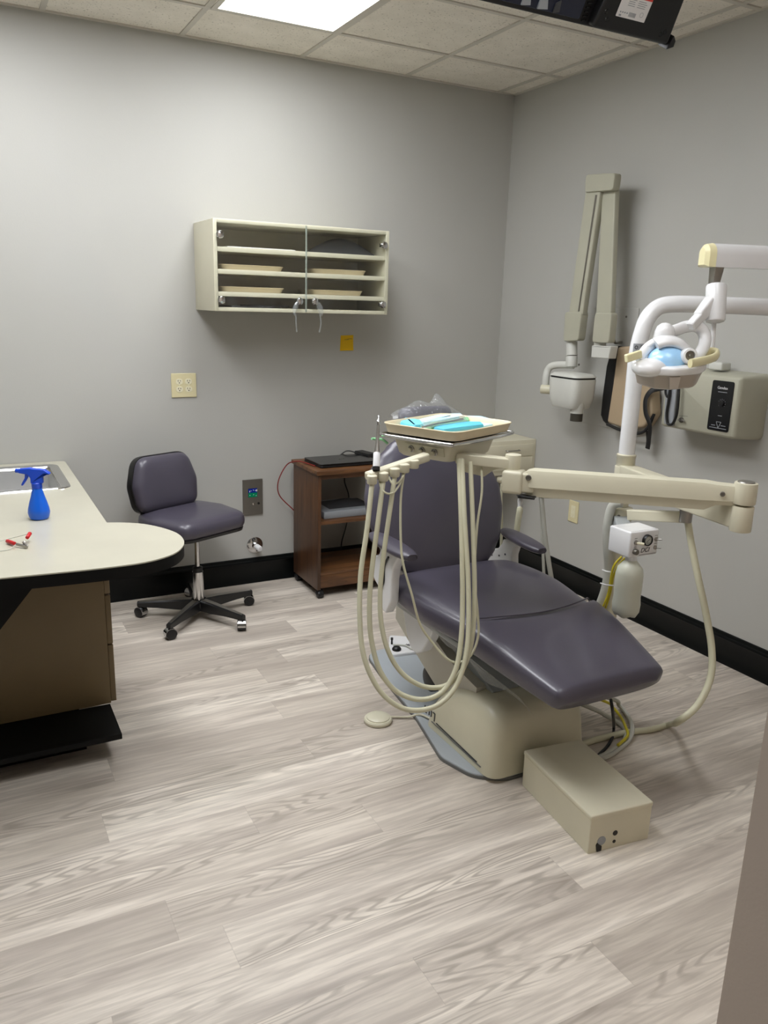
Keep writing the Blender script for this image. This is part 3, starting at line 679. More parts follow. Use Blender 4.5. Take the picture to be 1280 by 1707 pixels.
# ------------------------------------------------------------------ dental chair
cx = -1.325
t = thing('dental_chair', (cx, -1.8, 0), 'purple-grey vinyl dental chair on a cream base with a grey floor plate', 'dental chair')
pl_ = [(-.13, .66), (.13, .66), (.17, .42), (.215, .05), (.275, -.22), (.235, -.36), (.14, -.42), (-.14, -.42), (-.235, -.36), (-.275, -.22), (-.215, .05), (-.17, .42)]
po = rpoly([(cx+a, -1.80+b_) for a, b_ in pl_], .09, 5)
bpl = build('base_plate', MB().slab(po, FZ((0, 0, 0)), .0005, .018, .003), 'plate', t)
build('plate_edge', MB().stack(po, FZ((0, 0, 0)), [(-.003, .0008), (-.003, .012), (.001, .0135)], True, False), 'platee', bpl)
# base cover, a moulded shell
def cover_ring(z, ins, fy, rear):
    return [V((p.x, p.y, z)) for p in rpoly([(-1.535+ins, -2.225+fy), (-1.115-ins, -2.225+fy), (-1.115-ins, rear-.06), (-1.16-ins, rear), (-1.49+ins, rear), (-1.535+ins, rear-.06)], [.055, .055, .05, .05, .05, .05], 6)]
mb = MB(); mb.loft([cover_ring(.019, 0, 0, -1.76), cover_ring(.07, .004, .005, -1.775), cover_ring(.11, .007, .009, -1.80), cover_ring(.15, .010, .012, -1.835), cover_ring(.19, .016, .018, -1.885), cover_ring(.22, .026, .033, -1.93), cover_ring(.24, .045, .06, -1.975), cover_ring(.25, .075, .09, -2.01), cover_ring(.252, .10, .11, -2.04)])
cov = build('base_cover', mb, 'cream2', t, 50)
lg = MB(); fx = -1.5335
def CP(y_, z_): return V((fx-.0025+z_*.055, y_, z_))
for (ya, za, yb_, zb_) in ((-1.79, .062, -1.79, .086), (-1.79, .062, -1.805, .062), (-1.806, .073, -1.806, .082), (-1.822, .062, -1.822, .085), (-1.822, .085, -1.836, .085), (-1.836, .062, -1.836, .085), (-1.846, .085, -1.86, .085), (-1.86, .055, -1.86, .085), (-1.875, .055, -2.14, .045)):
    lg.bar(CP(ya, za), CP(yb_, zb_), .0035, .003, X)
build('logo', lg, 'ink', cov)
build('side_line', MB().bar(CP(-1.845, .048)-V((0, 0, 0)), CP(-2.165, .040), .002, .006, X), 'platee', cov)
build('cover_screw', MB().lathe([(.006, 0), (.004, .003)], (-1.20, -2.224, .045), -Y, 12), 'black', cov)
# lift arm and its side plates
mb = MB()
for xa in (cx-.155, cx+.115):
    mb.loft([[V((xx, a, b_)) for a, b_ in ((-1.45, .43), (-1.60, .43), (-1.70, .352), (-1.87, .287), (-2.04, .262), (-2.02, .14), (-1.83, .125), (-1.62, .218), (-1.45, .30))] for xx in (xa, xa+.04)])
build('lift_arm', mb, 'armgrey', t)
build('lift_shroud', MB().loft([[V((xx, a, b_)) for a, b_ in ((-1.46, .428), (-1.66, .425), (-2.08, .255), (-1.95, .16), (-1.6, .22), (-1.46, .32))] for xx in (cx-.114, cx+.114)]), 'grey', t)
build('pivot_cap', MB().lathe([(.052, -.02), (.052, 0), (.05, .012), (.03, .02), (.004, .021)], (cx-.11, -1.675, .125), -X, 28), 'black', t)
sp_ = rpoly([(-1.66, .45), (-1.89, .45), (-1.86, .386), (-1.815, .322), (-1.775, .297), (-1.735, .300), (-1.70, .345)], [.02, .02, .04, .04, .04, .04, .04], 4)
build('side_shield', MB().slab(sp_, (V((cx-.235, 0, 0)), Y, Z, -X), -.03, .012, .006), 'white2', t)
sf = rpoly([(cx-.25, -2.08), (cx+.25, -2.08), (cx+.25, -1.60), (cx-.25, -1.60)], .03, 3)
build('seat_frame', MB().slab(sf, FZ((0, 0, 0)), .43, .452, .004), 'grey', t)
# cushions: superellipse sections swept along the chair
def cushion(stations, e=3.2, n=44):
    rings = []
    for c, ux, uy, a, b_ in stations:
        rings.append([V(c)+ux*(p.x*a)+uy*(p.y*b_) for p in circ(1, n, 1, e)])
    mb = MB(); mb.loft(rings); return mb
def ease(t_, p=3.0): return max(.03, (1-abs(2*t_-1)**p))**(1/p)
# seat
def seat_line(s): # s 0 rear .. 1 hinge -> y, top z, bottom z, half width
    y_ = -1.585-.52*s
    top = .565+.012*math.sin(PI*min(1, s*1.1))-.004*s
    bot = .452 - .012*s
    hw = .262+.045*math.sin(PI*min(1, .12+s*.8))-.03*max(0, s-.6)
    return y_, top, bot, hw
st = []
N = 30
for k in range(N+1):
    s = k/N; y_, tz, bz, hw = seat_line(s)
    e0 = min(1, s/.14); r0 = (1-(1-e0)**2.4)**(1/2.4) if e0 < 1 else 1
    r0 = max(r0, .05)
    if s > .985: r0 *= .97
    st.append((V((cx, y_, (tz+bz)/2)), X, Z, hw*(.72+.28*r0), (tz-bz)/2*r0))
seat = build('seat_cushion', cushion(st, 3.6), 'vinyl', t, 70)
st = []
for k in range(N+1):
    s = k/N; y_ = -2.10-.42*s
    tz = .573-.004*s-.085*s**1.25; bz = .443-.045*s; hw = .286-.055*s-.022*s*s
    e1 = min(1, (1-s)/.075); r1 = max(.06, (1-(1-e1)**2.6)**(1/2.6)) if e1 < 1 else 1
    if s < .015: r1 = .97
    c = V((cx, y_, (tz+bz)/2)); up = V((0, -.24, 1)).normalized()
    st.append((c, X, up, hw*(.82+.18*r1), (tz-bz)/2*r1))
lr = build('leg_rest', cushion(st, 4.0), 'vinyl', t, 70)
def bow(o):
    for v in o.data.vertices:
        wx, wy = v.co.x, v.co.y-1.80
        w_ = max(0, 1-abs(wy+2.10)/.32); v.co.y -= .085*w_*w_*(3-2*w_)*max(0, 1-(wx/.29)**2)
bow(seat); bow(lr)
# hinge seam piping
sm_ = []
for k in range(17):
    a = -1+2*k/16; hw = .287
    sm_.append(V((cx+hw*a*.96, -2.101-.085*(1-a*a), .508+.0675*(1-abs(a)**3.6)**(1/3.6))))
build('seam', MB().tube(sm_, .0028, 6, 3), 'vinyl2', lr)
# clear cover hanging under the seat's left edge and over the leg rest
def skirt(u, v):
    y_ = -1.90-.42*u; z_ = .455-.085*u
    return V((cx-.265+.07*u+.012*math.sin(9*u)*v+.06*v, y_, z_-.0-.075*v-.006*math.sin(15*u)*v))
build('plastic_cover', MB().sheet(skirt, 24, 6), 'wrap', t)
# backrest
an = math.radians(24); bu = V((0, math.sin(an), math.cos(an))); bnr = V((0, -math.cos(an), math.sin(an)))
st = []; BL = .545
W = [(0, .19), (.08, .235), (.2, .275), (.4, .305), (.55, .308), (.7, .285), (.82, .235), (.92, .17), (1, .10)]
def wint(s):
    for (a, va), (b_, vb) in zip(W, W[1:]):
        if s <= b_: q_ = (s-a)/(b_-a); q_ = q_*q_*(3-2*q_)*.5+q_*.5; return va+(vb-va)*q_
    return W[-1][1]
for k in range(41):
    s = k/40; r_ = ease(min(.985, max(.015, s)), 9)
    c = V((cx-.02, -1.60, .545))+bu*(BL*s)+bnr*(.012*math.sin(PI*s))
    st.append((c, X, bnr, wint(s), .048*r_))
build('backrest', cushion(st, 2.7), 'vinyl', t, 70)
hb = V((cx-.01, -1.60, .545))+bu*(BL+.045)
st = []
for k in range(17):
    s = k/16; r_ = ease(min(.985, max(.015, s)), 4)
    st.append((hb+bu*(.105*(s-.5))+bnr*.03, X, bnr, .118*(.75+.25*r_), .042*r_))
hr = build('headrest', cushion(st, 2.8), 'vinyl', t, 70)
def wrapf(u, v):
    a = PI*(v*1.5-.25); x_ = (u-.5)*.32
    pinch = 1-.55*abs(2*u-1)**3; r_ = .053*pinch
    c = hb+bnr*.03
    p_ = c+X*x_+bnr*(math.sin(a)*r_*.95)+bu*(.064*math.cos(a)*pinch+.0)
    ex = max(0, math.sin(PI*v))*0
    p_ += bu*(.02*math.exp(-((u-.42)/.12)**2)*math.exp(-((v-.18)/.15)**2)+.05*math.exp(-((u-.72)/.09)**2)*math.exp(-((v-.17)/.10)**2))
    return p_
build('plastic_cover', MB().sheet(wrapf, 40, 24), 'wrap', hr)
build('headrest_bar', MB().bar(hb-bu*.12-bnr*.04, hb-bnr*.005, .06, .012, bnr, .003), 'steel', t)
# arm rests
for s, px in ((-1, -1.665), (1, -.985)):
    ymid = -1.725 if s < 0 else -1.615
    zp = .715 if s < 0 else .628
    c = V((px, ymid, zp)); pdl = .135
    st = []
    for k in range(19):
        q_ = k/18; r_ = ease(min(.98, max(.02, q_)), 4.5)
        st.append((c+V((-s*.012*q_, pdl*(1-2*q_), -.012*q_)), X, Z, (.026+.018*math.sin(PI*q_*.8+.3))*r_, .017*r_))
    ar = build('armrest', cushion(st, 2.4), 'vinyl2', t, 70)
    if s < 0:
        bp2 = rpoly([(-1.66, .70), (-1.80, .70), (-1.775, .672), (-1.745, .63), (-1.735, .58), (-1.735, .50), (-1.70, .44), (-1.66, .455), (-1.65, .52), (-1.60, .545), (-1.575, .585), (-1.575, .63), (-1.63, .645)], [.01, .01, .03, .03, .03, .03, .02, .02, .03, .02, .03, .02, .03], 3)
        build('arm_bracket', MB().slab(bp2, (V((-1.640, 0, 0)), Y, Z, -X), -.012, .024, .006), 'white', ar)
        build('trim_strip', MB().tube([V((-1.667, -1.715, .665)), V((-1.667, -1.685, .62)), V((-1.667, -1.683, .56)), V((-1.667, -1.66, .53))], .004, 8, 6), 'black', ar)
    else:
        bq = [onx(*p, -1.005) for p in [(838, 899), (862, 900), (884, 903), (865, 907), (856, 914), (852, 926), (852, 948), (796, 946), (796, 933), (806, 917), (819, 915), (829, 914), (836, 906)]]
        bp2 = rpoly([(p.y, p.z) for p in bq], [.005, .005, .004, .02, .02, .03, .01, .01, .01, .02, .02, .02, .02], 3)
        build('arm_bracket', MB().slab(bp2, (V((-1.005, 0, 0)), Y, Z, -X), -.04, .0, .006), 'white', ar)
        sc_ = MB()
        for p in ((820, 925), (832, 926), (842, 924)): sc_.lathe([(.005, -.002), (.004, .002), (.001, .0025)], onx(*p, -1.005), -X, 10)
        build('bolts', sc_, 'ink', ar)
# ------------------------------------------------------------------ floor controls
fc = onz(680, 1088, .03)
t = thing('foot_control', (fc.x, fc.y, 0), 'white foot control with a black ball and small lever, behind the chair base', 'foot control')
fp = [onz(648, 1093, .001), onz(652, 1102, .001), onz(705, 1095, .001), onz(698, 1072, .001), onz(648, 1068, .001)]
fo = rpoly([(p.x, p.y) for p in fp], .02, 4)
build('body', MB().slab(fo, FZ((0, 0, 0)), .001, .032, .006), 'white', t)
c = onz(661, 1082, .036); build('ball', MB().ball(c, .021, (1, 1, .7)), 'black', t)
c = onz(653, 1071, .04); mb = MB(); mb.cyl(V((c.x, c.y, .031)), V((c.x, c.y, .055)), .005, .004, 12); mb.cyl(V((c.x, c.y, .052)), V((c.x, c.y, .064)), .006, n=12, bev=.001); build('lever', mb, 'black', t)
c = onz(680, 1075, .033); mk = MB()
for a in range(4): mk.bar(V((c.x-.014*math.cos(a*.8), c.y-.014*math.sin(a*.8), .0325)), V((c.x+.014*math.cos(a*.8), c.y+.014*math.sin(a*.8), .0325)), .003, .0008)
build('mark', mk, 'ink', t)
build('tubing', MB().tube([onz(655, 1075, .036), onz(675, 1076, .037), onz(690, 1083, .036), V((fc.x+.12, fc.y-.05, .02))], .004, 8, 6), 'hoseg', t)
dc = onz(630, 1198, .012)
t = thing('foot_switch', (dc.x, dc.y, 0), 'round cream foot switch disc on the floor left of the chair', 'foot switch')
build('base', MB().lathe([(.048, .0006), (.053, .003), (.054, .012), (.050, .017), (.042, .018)], (dc.x, dc.y, 0), Z, 40), 'cream', t)
build('button', MB().lathe([(.044, .014), (.044, .021), (.040, .0245), (.02, .0265), (.003, .027)], (dc.x, dc.y, 0), Z, 40), 'cream', t)
build('cord', MB().tube([V((dc.x+.05, dc.y, .008)), onz(680, 1195, .008), onz(700, 1191, .024), V((-1.50, -1.80, .026)), V((-1.46, -1.81, .028))], .0042, 8, 7), 'cream', t)
# utility box
bx = [onz(979, 1425, 0), onz(1082, 1398, 0), onz(868, 1317, 0)]
uxx = (bx[1]-bx[0]); bw = uxx.length; uxx.normalize(); vyy = V((-uxx.y, uxx.x, 0)); blen = .375; bh = .127
ang = math.atan2(uxx.y, uxx.x); bc = bx[0]+uxx*bw/2+vyy*blen/2
t = thing('utility_box', (bc.x, bc.y, 0), 'cream metal junction box on the floor in front of the chair base', 'utility box')
build('body', MB().slab(rrect(bw-.004, blen-.004, .004), FZ(bc, ang), .0008, bh-.006), 'bisque', t)
lid = build('lid', MB().slab(rrect(bw, blen, .006), FZ(bc, ang), bh-.016, bh, .004), 'bisque', t)
def BF(px, py, k=.0):
    r = ray(px, py); n_ = -vyy; o_ = bx[0]+n_*k; return CAM+r*((o_-CAM).dot(n_)/r.dot(n_))
for px, py, r_ in ((1026, 1389, .0085), (1024, 1403, .0055)):
    p_ = BF(px, py); build('hole', MB().cyl(p_+vyy*.004, p_-vyy*.0006+vyy*.0015, r_, n=20), 'slot', t)
p_ = BF(1003, 1402); mb = MB(); mb.cyl(p_+vyy*.004, p_+vyy*.0005, .0145, n=24); build('cable_knockout', mb, 'greyc', t)
p2 = BF(1000, 1410); mb = MB(); mb.slab(rpoly([(-.010, -.018), (.006, -.018), (.006, -.002), (-.002, .004), (-.010, .012), (-.014, .004)], .002, 3), (p2, uxx, Z, -vyy), -.003, .0005); build('slot', mb, 'slot', t)
# ------------------------------------------------------------------ post, dental light
PXY = V((-.872, -2.018, 0))
def PP(z): return PXY+Z*z
TL = thing('dental_light', PP(1.03), 'white ceiling-style dental operating lamp on an arched tube above the chair', 'dental light')
TL['label'] = 'white dental operating lamp hanging from an arched white tube beside the chair'
dz_ = 2.775
arch = [PP(1.04), PP(1.25), PP(1.40), at(1073, 545, dz_-.015), at(1083, 525, dz_-.015), at(1100, 511, dz_-.015), at(1125, 507, dz_-.02), at(1180, 508, dz_-.03), at(1280, 512, dz_-.05), at(1420, 518, dz_-.08)]
build('arch_tube', MB().tube(arch, .0285, 20, 7), 'white', TL)
e1 = arch[-1]; build('riser', MB().tube([e1-(e1-arch[-2]).normalized()*.03, e1+V((.0, 0, .012)), e1+V((.004, -.002, .03)), e1+Z*.28], .027, 16, 4), 'white', TL)
stk = MB(); pc = PP(1.41); dirc = (CAM-pc); dirc.z = 0; dirc.normalize(); side = V((-dirc.y, dirc.x, 0))
stk.sheet(lambda u, v: pc+(dirc*math.cos((u-.42)*1.3)+side*math.sin((u-.42)*1.3))*.0295+Z*(.045*(v-.5)), 8, 2); sk = build('sticker', stk, 'greyc', TL)
skm = MB()
for u_, v_, r_ in ((.3, .72, .006), (.75, .78, .004), (.3, .3, .004)):
    p_ = pc+(dirc*math.cos((u_-.42)*1.3)+side*math.sin((u_-.42)*1.3))*.0302+Z*(.045*(v_-.5)); skm.lathe([(r_, 0), (r_, .0004), (r_*.6, .0004), (r_*.6, 0)], p_, dirc, 16, False); skm.bar(p_-Z*r_*.7, p_+Z*r_*.7, .0012, .0008)
build('symbols', skm, 'ink', sk)
# sprung arm coming back from the riser
da = 2.5; aL = at(1172, 425, da); aR = e1+Z*.27
aRd = at(1290, 430, da+.06); dirA = (aRd-aL).normalized(); aEnd = aL+dirA*((aR-aL).length)
upA = Z
def dprof(p, d, w, h, n=10):
    s_ = d.cross(Z).normalized(); u_ = s_.cross(d).normalized(); pts = [(-w/2, -h/2), (w/2, -h/2)]
    for k in range(n+1):
        a = PI*k/n; pts.append((w/2*math.cos(a), h/2-w*.55+w*.55*math.sin(a)))
    return [p+s_*a+u_*b_ for a, b_ in pts]
HA = .072; WA = .062
mb = MB(); mb.loft([dprof(aL+dirA*.028, dirA, WA, HA), dprof(aEnd, dirA, WA, HA)]); build('spring_arm', mb, 'white', TL, 30)
mb = MB(); mb.loft([dprof(aL-dirA*.004-Z*.004, dirA, WA*.5, HA*.72), dprof(aL+dirA*.006-Z*.001, dirA, WA*.88, HA*.94), dprof(aL+dirA*.0275, dirA, WA*1.01, HA*1.01)]); build('arm_end_cap', mb, 'yellowc', TL, 30)
mb = MB(); mb.bar(aR-Z*.02, aEnd+dirA*-.02, .06, .06, Z, .008); build('arm_joint', mb, 'white', TL)
n0 = aL+dirA*.055-Z*(HA/2)
mb = MB(); mb.bar(n0+Z*.01, n0-Z*.05+dirA*-.004, .034, .034, dirA, .003, .026, .026); build('spindle', mb, 'steel', TL)
kc = at(1193, 505, da+.02)
mb = MB(); mb.cyl(at(1194, 474, da+.02), at(1192, 537, da+.02), .032, .030, 24, .008); kn = build('knuckle', mb, 'white', TL)
mb = MB(); mb.bar(at(1186, 505, da+.02), at(1163, 530, da+.0), .036, .05, Z, .008, .03, .034); mb.bar(at(1166, 528, da), at(1150, 545, da-.02), .028, .028, Z, .006); build('neck', mb, 'white', TL)
build('hanging_rod', MB().cyl(at(1190, 535, da+.04), at(1187, 585, da+.04), .0075, n=14), 'white', TL)
# lamp head
dh = 2.47
hcen = at(1112, 611, dh)
hr_ = CR.copy(); hr_.z = 0; hr_.normalize(); hf = V((-hr_.y, hr_.x, 0))          # lamp's own left-right and front-back axes
tilt = .10
hr2 = (hr_*math.cos(tilt)+Z*math.sin(tilt)*.6).normalized(); hf2 = (hf*math.cos(.22)+Z*math.sin(.22)).normalized(); hu = hr2.cross(hf2).normalized()
hf2 = hu.cross(hr2)
HD = lambda a, b_, c_: hcen+hr2*a+hf2*b_+hu*c_
vis = rpoly([(-.110, .02), (-.06, -.055), (.0, -.075), (.085, -.06), (.115, -.02), (.115, .05), (.06, .085), (-.06, .085)], [.03, .03, .05, .04, .03, .03, .03, .03], 4)
build('rim', MB().slab(vis, (hcen, hr2, hf2, hu), -.010, .016, .007), 'white', TL, 50)
build('shield', MB().stack(vis, (hcen, hr2, hf2, hu), [(.004, -.006), (.008, -.012), (.016, -.035), (.022, -.055), (.034, -.062)]), 'shield', TL, 40)
build('shield_tab', MB().loft([[HD(a*.9, -.070+b_*.0, c_) for a, c_ in ((-.014, -.012), (.022, -.012), (.018, -.05), (-.008, -.05))], [HD(a*.9, -.060, c_) for a, c_ in ((-.014, -.012), (.022, -.012), (.018, -.05), (-.008, -.05))]]), 'shield', TL)
build('reflector', MB().ball(HD(.0, .008, .010), .060, (1.05, .95, .88), 32, 20, Matrix((hr2, hf2, hu)).transposed()), 'refl', TL, 70)
build('front_visor', MB().ball(HD(-.062, -.024, .006), .046, (1.2, .9, .60), 28, 16, Matrix((hr2, hf2, hu)).transposed()), 'white', TL, 70)
# white band arching over the reflector
def arcband(r_, a0, a1, b0, w_, h_):
    pts = []
    for k in range(15):
        a = a0+(a1-a0)*k/14; pts.append(HD(-.005+r_*math.cos(a), b0, .010+r_*.92*math.sin(a)))
    return MB().tube(pts, w_, 12, 2, ry=h_, up=hf2)
build('head_band', arcband(.071, .02, PI*.66, .018, .017, 1.9), 'white', TL, 60)
build('head_band', arcband(.071, PI*.60, PI*.97, .040, .010, 1.6), 'white', TL, 60)
kb = at(1107, 560, dh+.01)
mb = MB(); mb.lathe([(.032, -.030), (.032, -.002), (.0305, .006), (.030, .014), (.0245, .029), (.013, .038), (.002, .041)], kb, hu, 28); mb.lathe([(.026, -.07), (.028, -.028)], kb, hu, 24)
bl = build('pivot_ball', mb, 'white', TL, 50)
mb = MB()
for a in (-.022, .014): mb.lathe([(.003, 0), (.002, .002)], kb+hu*-.018+hr2*a-hf2*.0255*math.cos(a*38), -hf2, 8)
build('screws', mb, 'ink', bl)
rp = [at(1112, 556, dh+.01), at(1128, 550, dh+.02), at(1146, 544, dh+.03), at(1164, 545, dh+.035), at(1174, 558, dh+.035), at(1174, 575, dh+.025), at(1164, 592, dh), at(1152, 603, dh-.04)]
build('yoke', MB().tube(rp, .0145, 14, 7, ry=1.3), 'white', TL, 60)
build('yoke_arm', MB().tube([at(1096, 570, dh+.01), at(1084, 578, dh+.01), at(1072, 590, dh), at(1066, 602, dh-.01)], .011, 12, 6, ry=1.3), 'white', TL, 60)
pk = at(1150, 593, dh-.06); pd = (V((-.5, -.85, .12))).normalized()
kbn = build('tilt_knob', MB().lathe([(.024, -.05), (.024, -.004), (.021, .004), (.015, .005), (.0145, -.004), (.002, -.004)], pk, pd, 26), 'white', TL)
build('knob_socket', MB().lathe([(.014, -.003), (.0135, -.0015), (.006, -.001), (.004, .002), (.001, .003)], pk, pd, 20), 'dsteel', kbn)
hL = MB(); hL.bar(at(1043, 598, dh-.05), at(1068, 590, dh-.03), .016, .024, Z, .004); build('handle', hL, 'yellowc', TL)
hp_ = [at(1150, 606, dh-.10), at(1165, 603, dh-.07), at(1182, 599, dh-.03), at(1193, 594, dh), at(1195, 588, dh+.03), at(1186, 586, dh+.05), at(1170, 588, dh+.05)]
hR = MB(); hR.tube(hp_, .008, 12, 7, ry=1.7); build('handle', hR, 'yellowc', TL, 60)
# ------------------------------------------------------------------ delivery unit
TD = thing('delivery_unit', PP(.25), 'cream dental delivery unit: post, jointed arm and handpiece console with hanging hoses', 'dental unit')
build('post', MB().cyl(PP(.24), PP(.985), .0255, n=28), 'cream', TD)
build('post_sleeve', MB().lathe([(.033, .99), (.033, 1.032), (.0345, 1.034), (.0345, 1.042), (.029, 1.045)], PP(0), Z, 28), 'cream', TD)
build('lower_socket', MB().lathe([(.031, .15), (.033, .36), (.037, .363), (.037, .385), (.033, .392), (.026, .393)], PP(0), Z, 28), 'cream2', TD)
build('mount_bracket', MB().bar(PP(.20)+V((-.02, 0, 0)), V((cx+.18, -2.0, .20)), .08, .06, Z, .008), 'grey', TD)
jR = at(1236, 862, 2.27)
b0 = PP(.965); 
mb = MB(); mb.cyl(PP(.905), PP(1.0), .036, n=28, bev=.003); mb.bar(b0, jR+V((0, 0, .0)), .062, .082, Z, .006, .056, .066); build('rigid_arm', mb, 'cream', TD)
mb = MB(); mb.cyl(jR-Z*.041, jR+Z*.034, .030, n=28, bev=.003); build('elbow', mb, 'cream', TD)
jT = V((jR.x, jR.y, 0)); zA = jR.z+.075
mb = MB(); mb.cyl(jT+Z*(jR.z+.039), jT+Z*(jR.z+.101), .0315, n=28, bev=.003); build('elbow_top', mb, 'cream', TD)
build('elbow_cap', MB().lathe([(.024, 0), (.022, .004), (.004, .006)], jT+Z*(jR.z+.100), Z, 24), 'steel', TD)
fl = at(872, 803, 2.5); fr_ = at(1232, 829, 2.27)
fdv = (fr_-fl).normalized()
def hexr(p, w, h, lo=1.0):
    s_ = fdv.cross(Z).normalized(); u_ = s_.cross(fdv)
    return [p+s_*a*w/2+u_*b_*h/2 for a, b_ in ((-.62, -lo), (.62, -lo), (.8, -.30), (1, -.25), (1, .72), (.86, 1), (-.86, 1), (-1, .72), (-1, -.25), (-.8, -.30))]
mb = MB(); mb.loft([hexr(fl+fdv*.012, .05, .075), hexr(fl+fdv*.03, .062, .083), hexr(fr_-fdv*.09, .060, .080), hexr(fr_-fdv*.06, .058, .072, .66), hexr(fr_-fdv*.01, .052, .068, .66)]); fa = build('flex_arm', mb, 'cream', TD, 30)
nrm = fdv.cross(Z).normalized(); nrm = nrm if nrm.dot(CAM-fl) > 0 else -nrm
for p_, r_ in ((fl+fdv*.022+Z*.02, .009), (fr_-fdv*.045+Z*.012, .007)):
    build('pivot_screw', MB().lathe([(r_, -.004), (r_, .002), (r_*.7, .003), (r_*.6, .001), (.001, .001)], p_+nrm*.031, nrm, 18), 'dsteel', fa)
# left knuckle block of the flex arm
kb0 = at(856, 802, 2.5); kx = fdv.copy(); kx.z = 0; kx.normalize(); ky = V((-kx.y, kx.x, 0))
RK = Matrix((kx, ky, Z)).transposed()
mb = MB(); mb.box(kb0, (.066, .062, .074), RK, .012, 4); mb.bar(kb0+fdv*.02, fl+fdv*.035, .05, .062, Z, .008); build('knuckle', mb, 'cream', TD)
build('lock_knob', MB().cyl(kb0-kx*.03, kb0-kx*.052, .012, .009, 16, .002), 'cream', TD)
build('under_plate', MB().bar(at(872, 826, 2.49), at(892, 829, 2.47), .04, .006, Z, .002), 'black', TD)
c1 = at(855, 771, 2.5)
mb = MB(); mb.cyl(c1-Z*.028, c1+Z*.026, .0245, n=28, bev=.002); mb.cyl(c1-Z*.04, c1-Z*.028, .018, n=20); build('swivel', mb, 'cream', TD)
hA = at(760, 762, 2.52)
mb = MB(); mb.bar(c1+V((0, 0, -.004)), hA, .04, .034, Z, .005, .05, .032); build('head_arm', mb, 'cream', TD)
mb = MB(); mb.loft([[p+Z*z for p, z in ((c1-kx*.03, -.02), (hA+kx*.03, -.015), (hA+kx*.03, -.045), (c1-kx*.09, -.055), (c1-kx*.06, -.03))], [p+ky*.03+Z*z for p, z in ((c1-kx*.03, -.02), (hA+kx*.03, -.015), (hA+kx*.03, -.045), (c1-kx*.09, -.055), (c1-kx*.06, -.03))]]); build('head_arm_web', mb, 'cream', TD)
# console under the tray
tc = V((-1.553, -1.893, 1.138)); ta = .412; tu = V((math.cos(ta), math.sin(ta), 0)); tv = V((-math.sin(ta), math.cos(ta), 0))
CO = lambda a, b_, c_: tc+tu*a+tv*b_+Z*c_
con = []
for z_, i_ in ((-.016, 0), (-.022, .0), (-.062, .010), (-.072, .02)):
    con.append([CO(p.x, p.y, z_) for p in rpoly([(-.155+i_, -.115+i_), (.11-i_, -.115+i_), (.11-i_, .11-i_), (-.155+i_, .11-i_)], .02, 4)])
build('console', MB().loft(con), 'cream', TD)
pn = MB(); pf = lambda b_, c_: CO(-.1552+(-.022-c_)*.25, b_, c_)
pnl = MB(); pnl.loft([[pf(b_, c_)-tu*.004*q_ for b_, c_ in ((-.09, -.026), (.06, -.026), (.06, -.054), (-.09, -.054))] for q_ in (0, 1)]); 
nf_ = (-tu*.97-Z*.24).normalized()
build('knob_panel', pnl, 'cream2', TD)
for px in (700, 719, 740):
    kp = pf(.035-.044*((px-700)/19.5), -.042)-tu*.003
    k_ = build('control_knob', MB().lathe([(.0115, -.004), (.0115, .004), (.009, .006), (.008, .011), (.001, .012)], kp, nf_, 20), 'steel', TD)
    build('knob_cap', MB().lathe([(.0075, .0105), (.0065, .0145), (.001, .015)], kp, nf_, 16), 'cream', k_)
# chrome tray carrier
build('tray_carrier', MB().tube([CO(a, b_, -.006) for a, b_ in ((-.16, -.14), (0, -.146), (.16, -.14), (.186, -.12), (.19, 0), (.186, .12), (.16, .14), (0, .143), (-.16, .14), (-.186, .12), (-.19, 0), (-.186, -.12))], .0065, 10, 6, True), 'chrome', TD)
build('carrier_plate', MB().slab(rrect(.365, .27, .03), (tc, tu, tv, Z), -.013, -.006, .002), 'steel', TD)
build('green_tube', MB().tube([CO(-.17, .12, -.035), CO(-.185, .13, -.022), CO(-.20, .145, -.02), CO(-.215, .15, -.018)], .004, 8, 5), 'green', TD)
# handpiece rail
r0 = at(700, 765, 2.47); r1 = at(612, 795, 2.36)
rd = (r1-r0).normalized(); rs = rd.cross(Z).normalized(); rs = rs if rs.dot(CR) > 0 else -rs
mb = MB(); mb.bar(r0-rd*.03, r1, .034, .026, Z, .008); rail = build('handpiece_rail', mb, 'cream', TD)
HP = []
for px, py, d_ in ((620, 800, 2.35), (639, 795, 2.365), (658, 788, 2.385), (674, 781, 2.41), (690, 774, 2.44)):
    c = at(px, py, d_); HP.append(c)
    build('holder_cup', MB().lathe([(.0135, -.012), (.0155, -.008), (.0155, .012), (.013, .014)], c, Z, 20), 'cream', TD)
# air-water syringe standing in the first cup
s0 = at(627, 782, 2.36); sU = (at(631, 690, 2.385)-s0).normalized()
sy = thing('air_water_syringe', s0, 'slim white and chrome syringe handpiece standing upright at the left of the tray', 'handpiece')
build('body', MB().lathe([(.0105, .006), (.0105, .048), (.0095, .05)], s0, sU, 20), 'white', sy)
build('black_ring', MB().lathe([(.0112, -.004), (.0112, .007)], s0, sU, 20), 'black', sy)
build('neck', MB().lathe([(.009, .049), (.006, .075), (.005, .10), (.0045, .135)], s0, sU, 18), 'steel', sy)
build('tip', MB().lathe([(.005, .134), (.0062, .140), (.005, .147), (.003, .15), (.0036, .158), (.002, .163)], s0, sU, 16), 'chrome', sy)
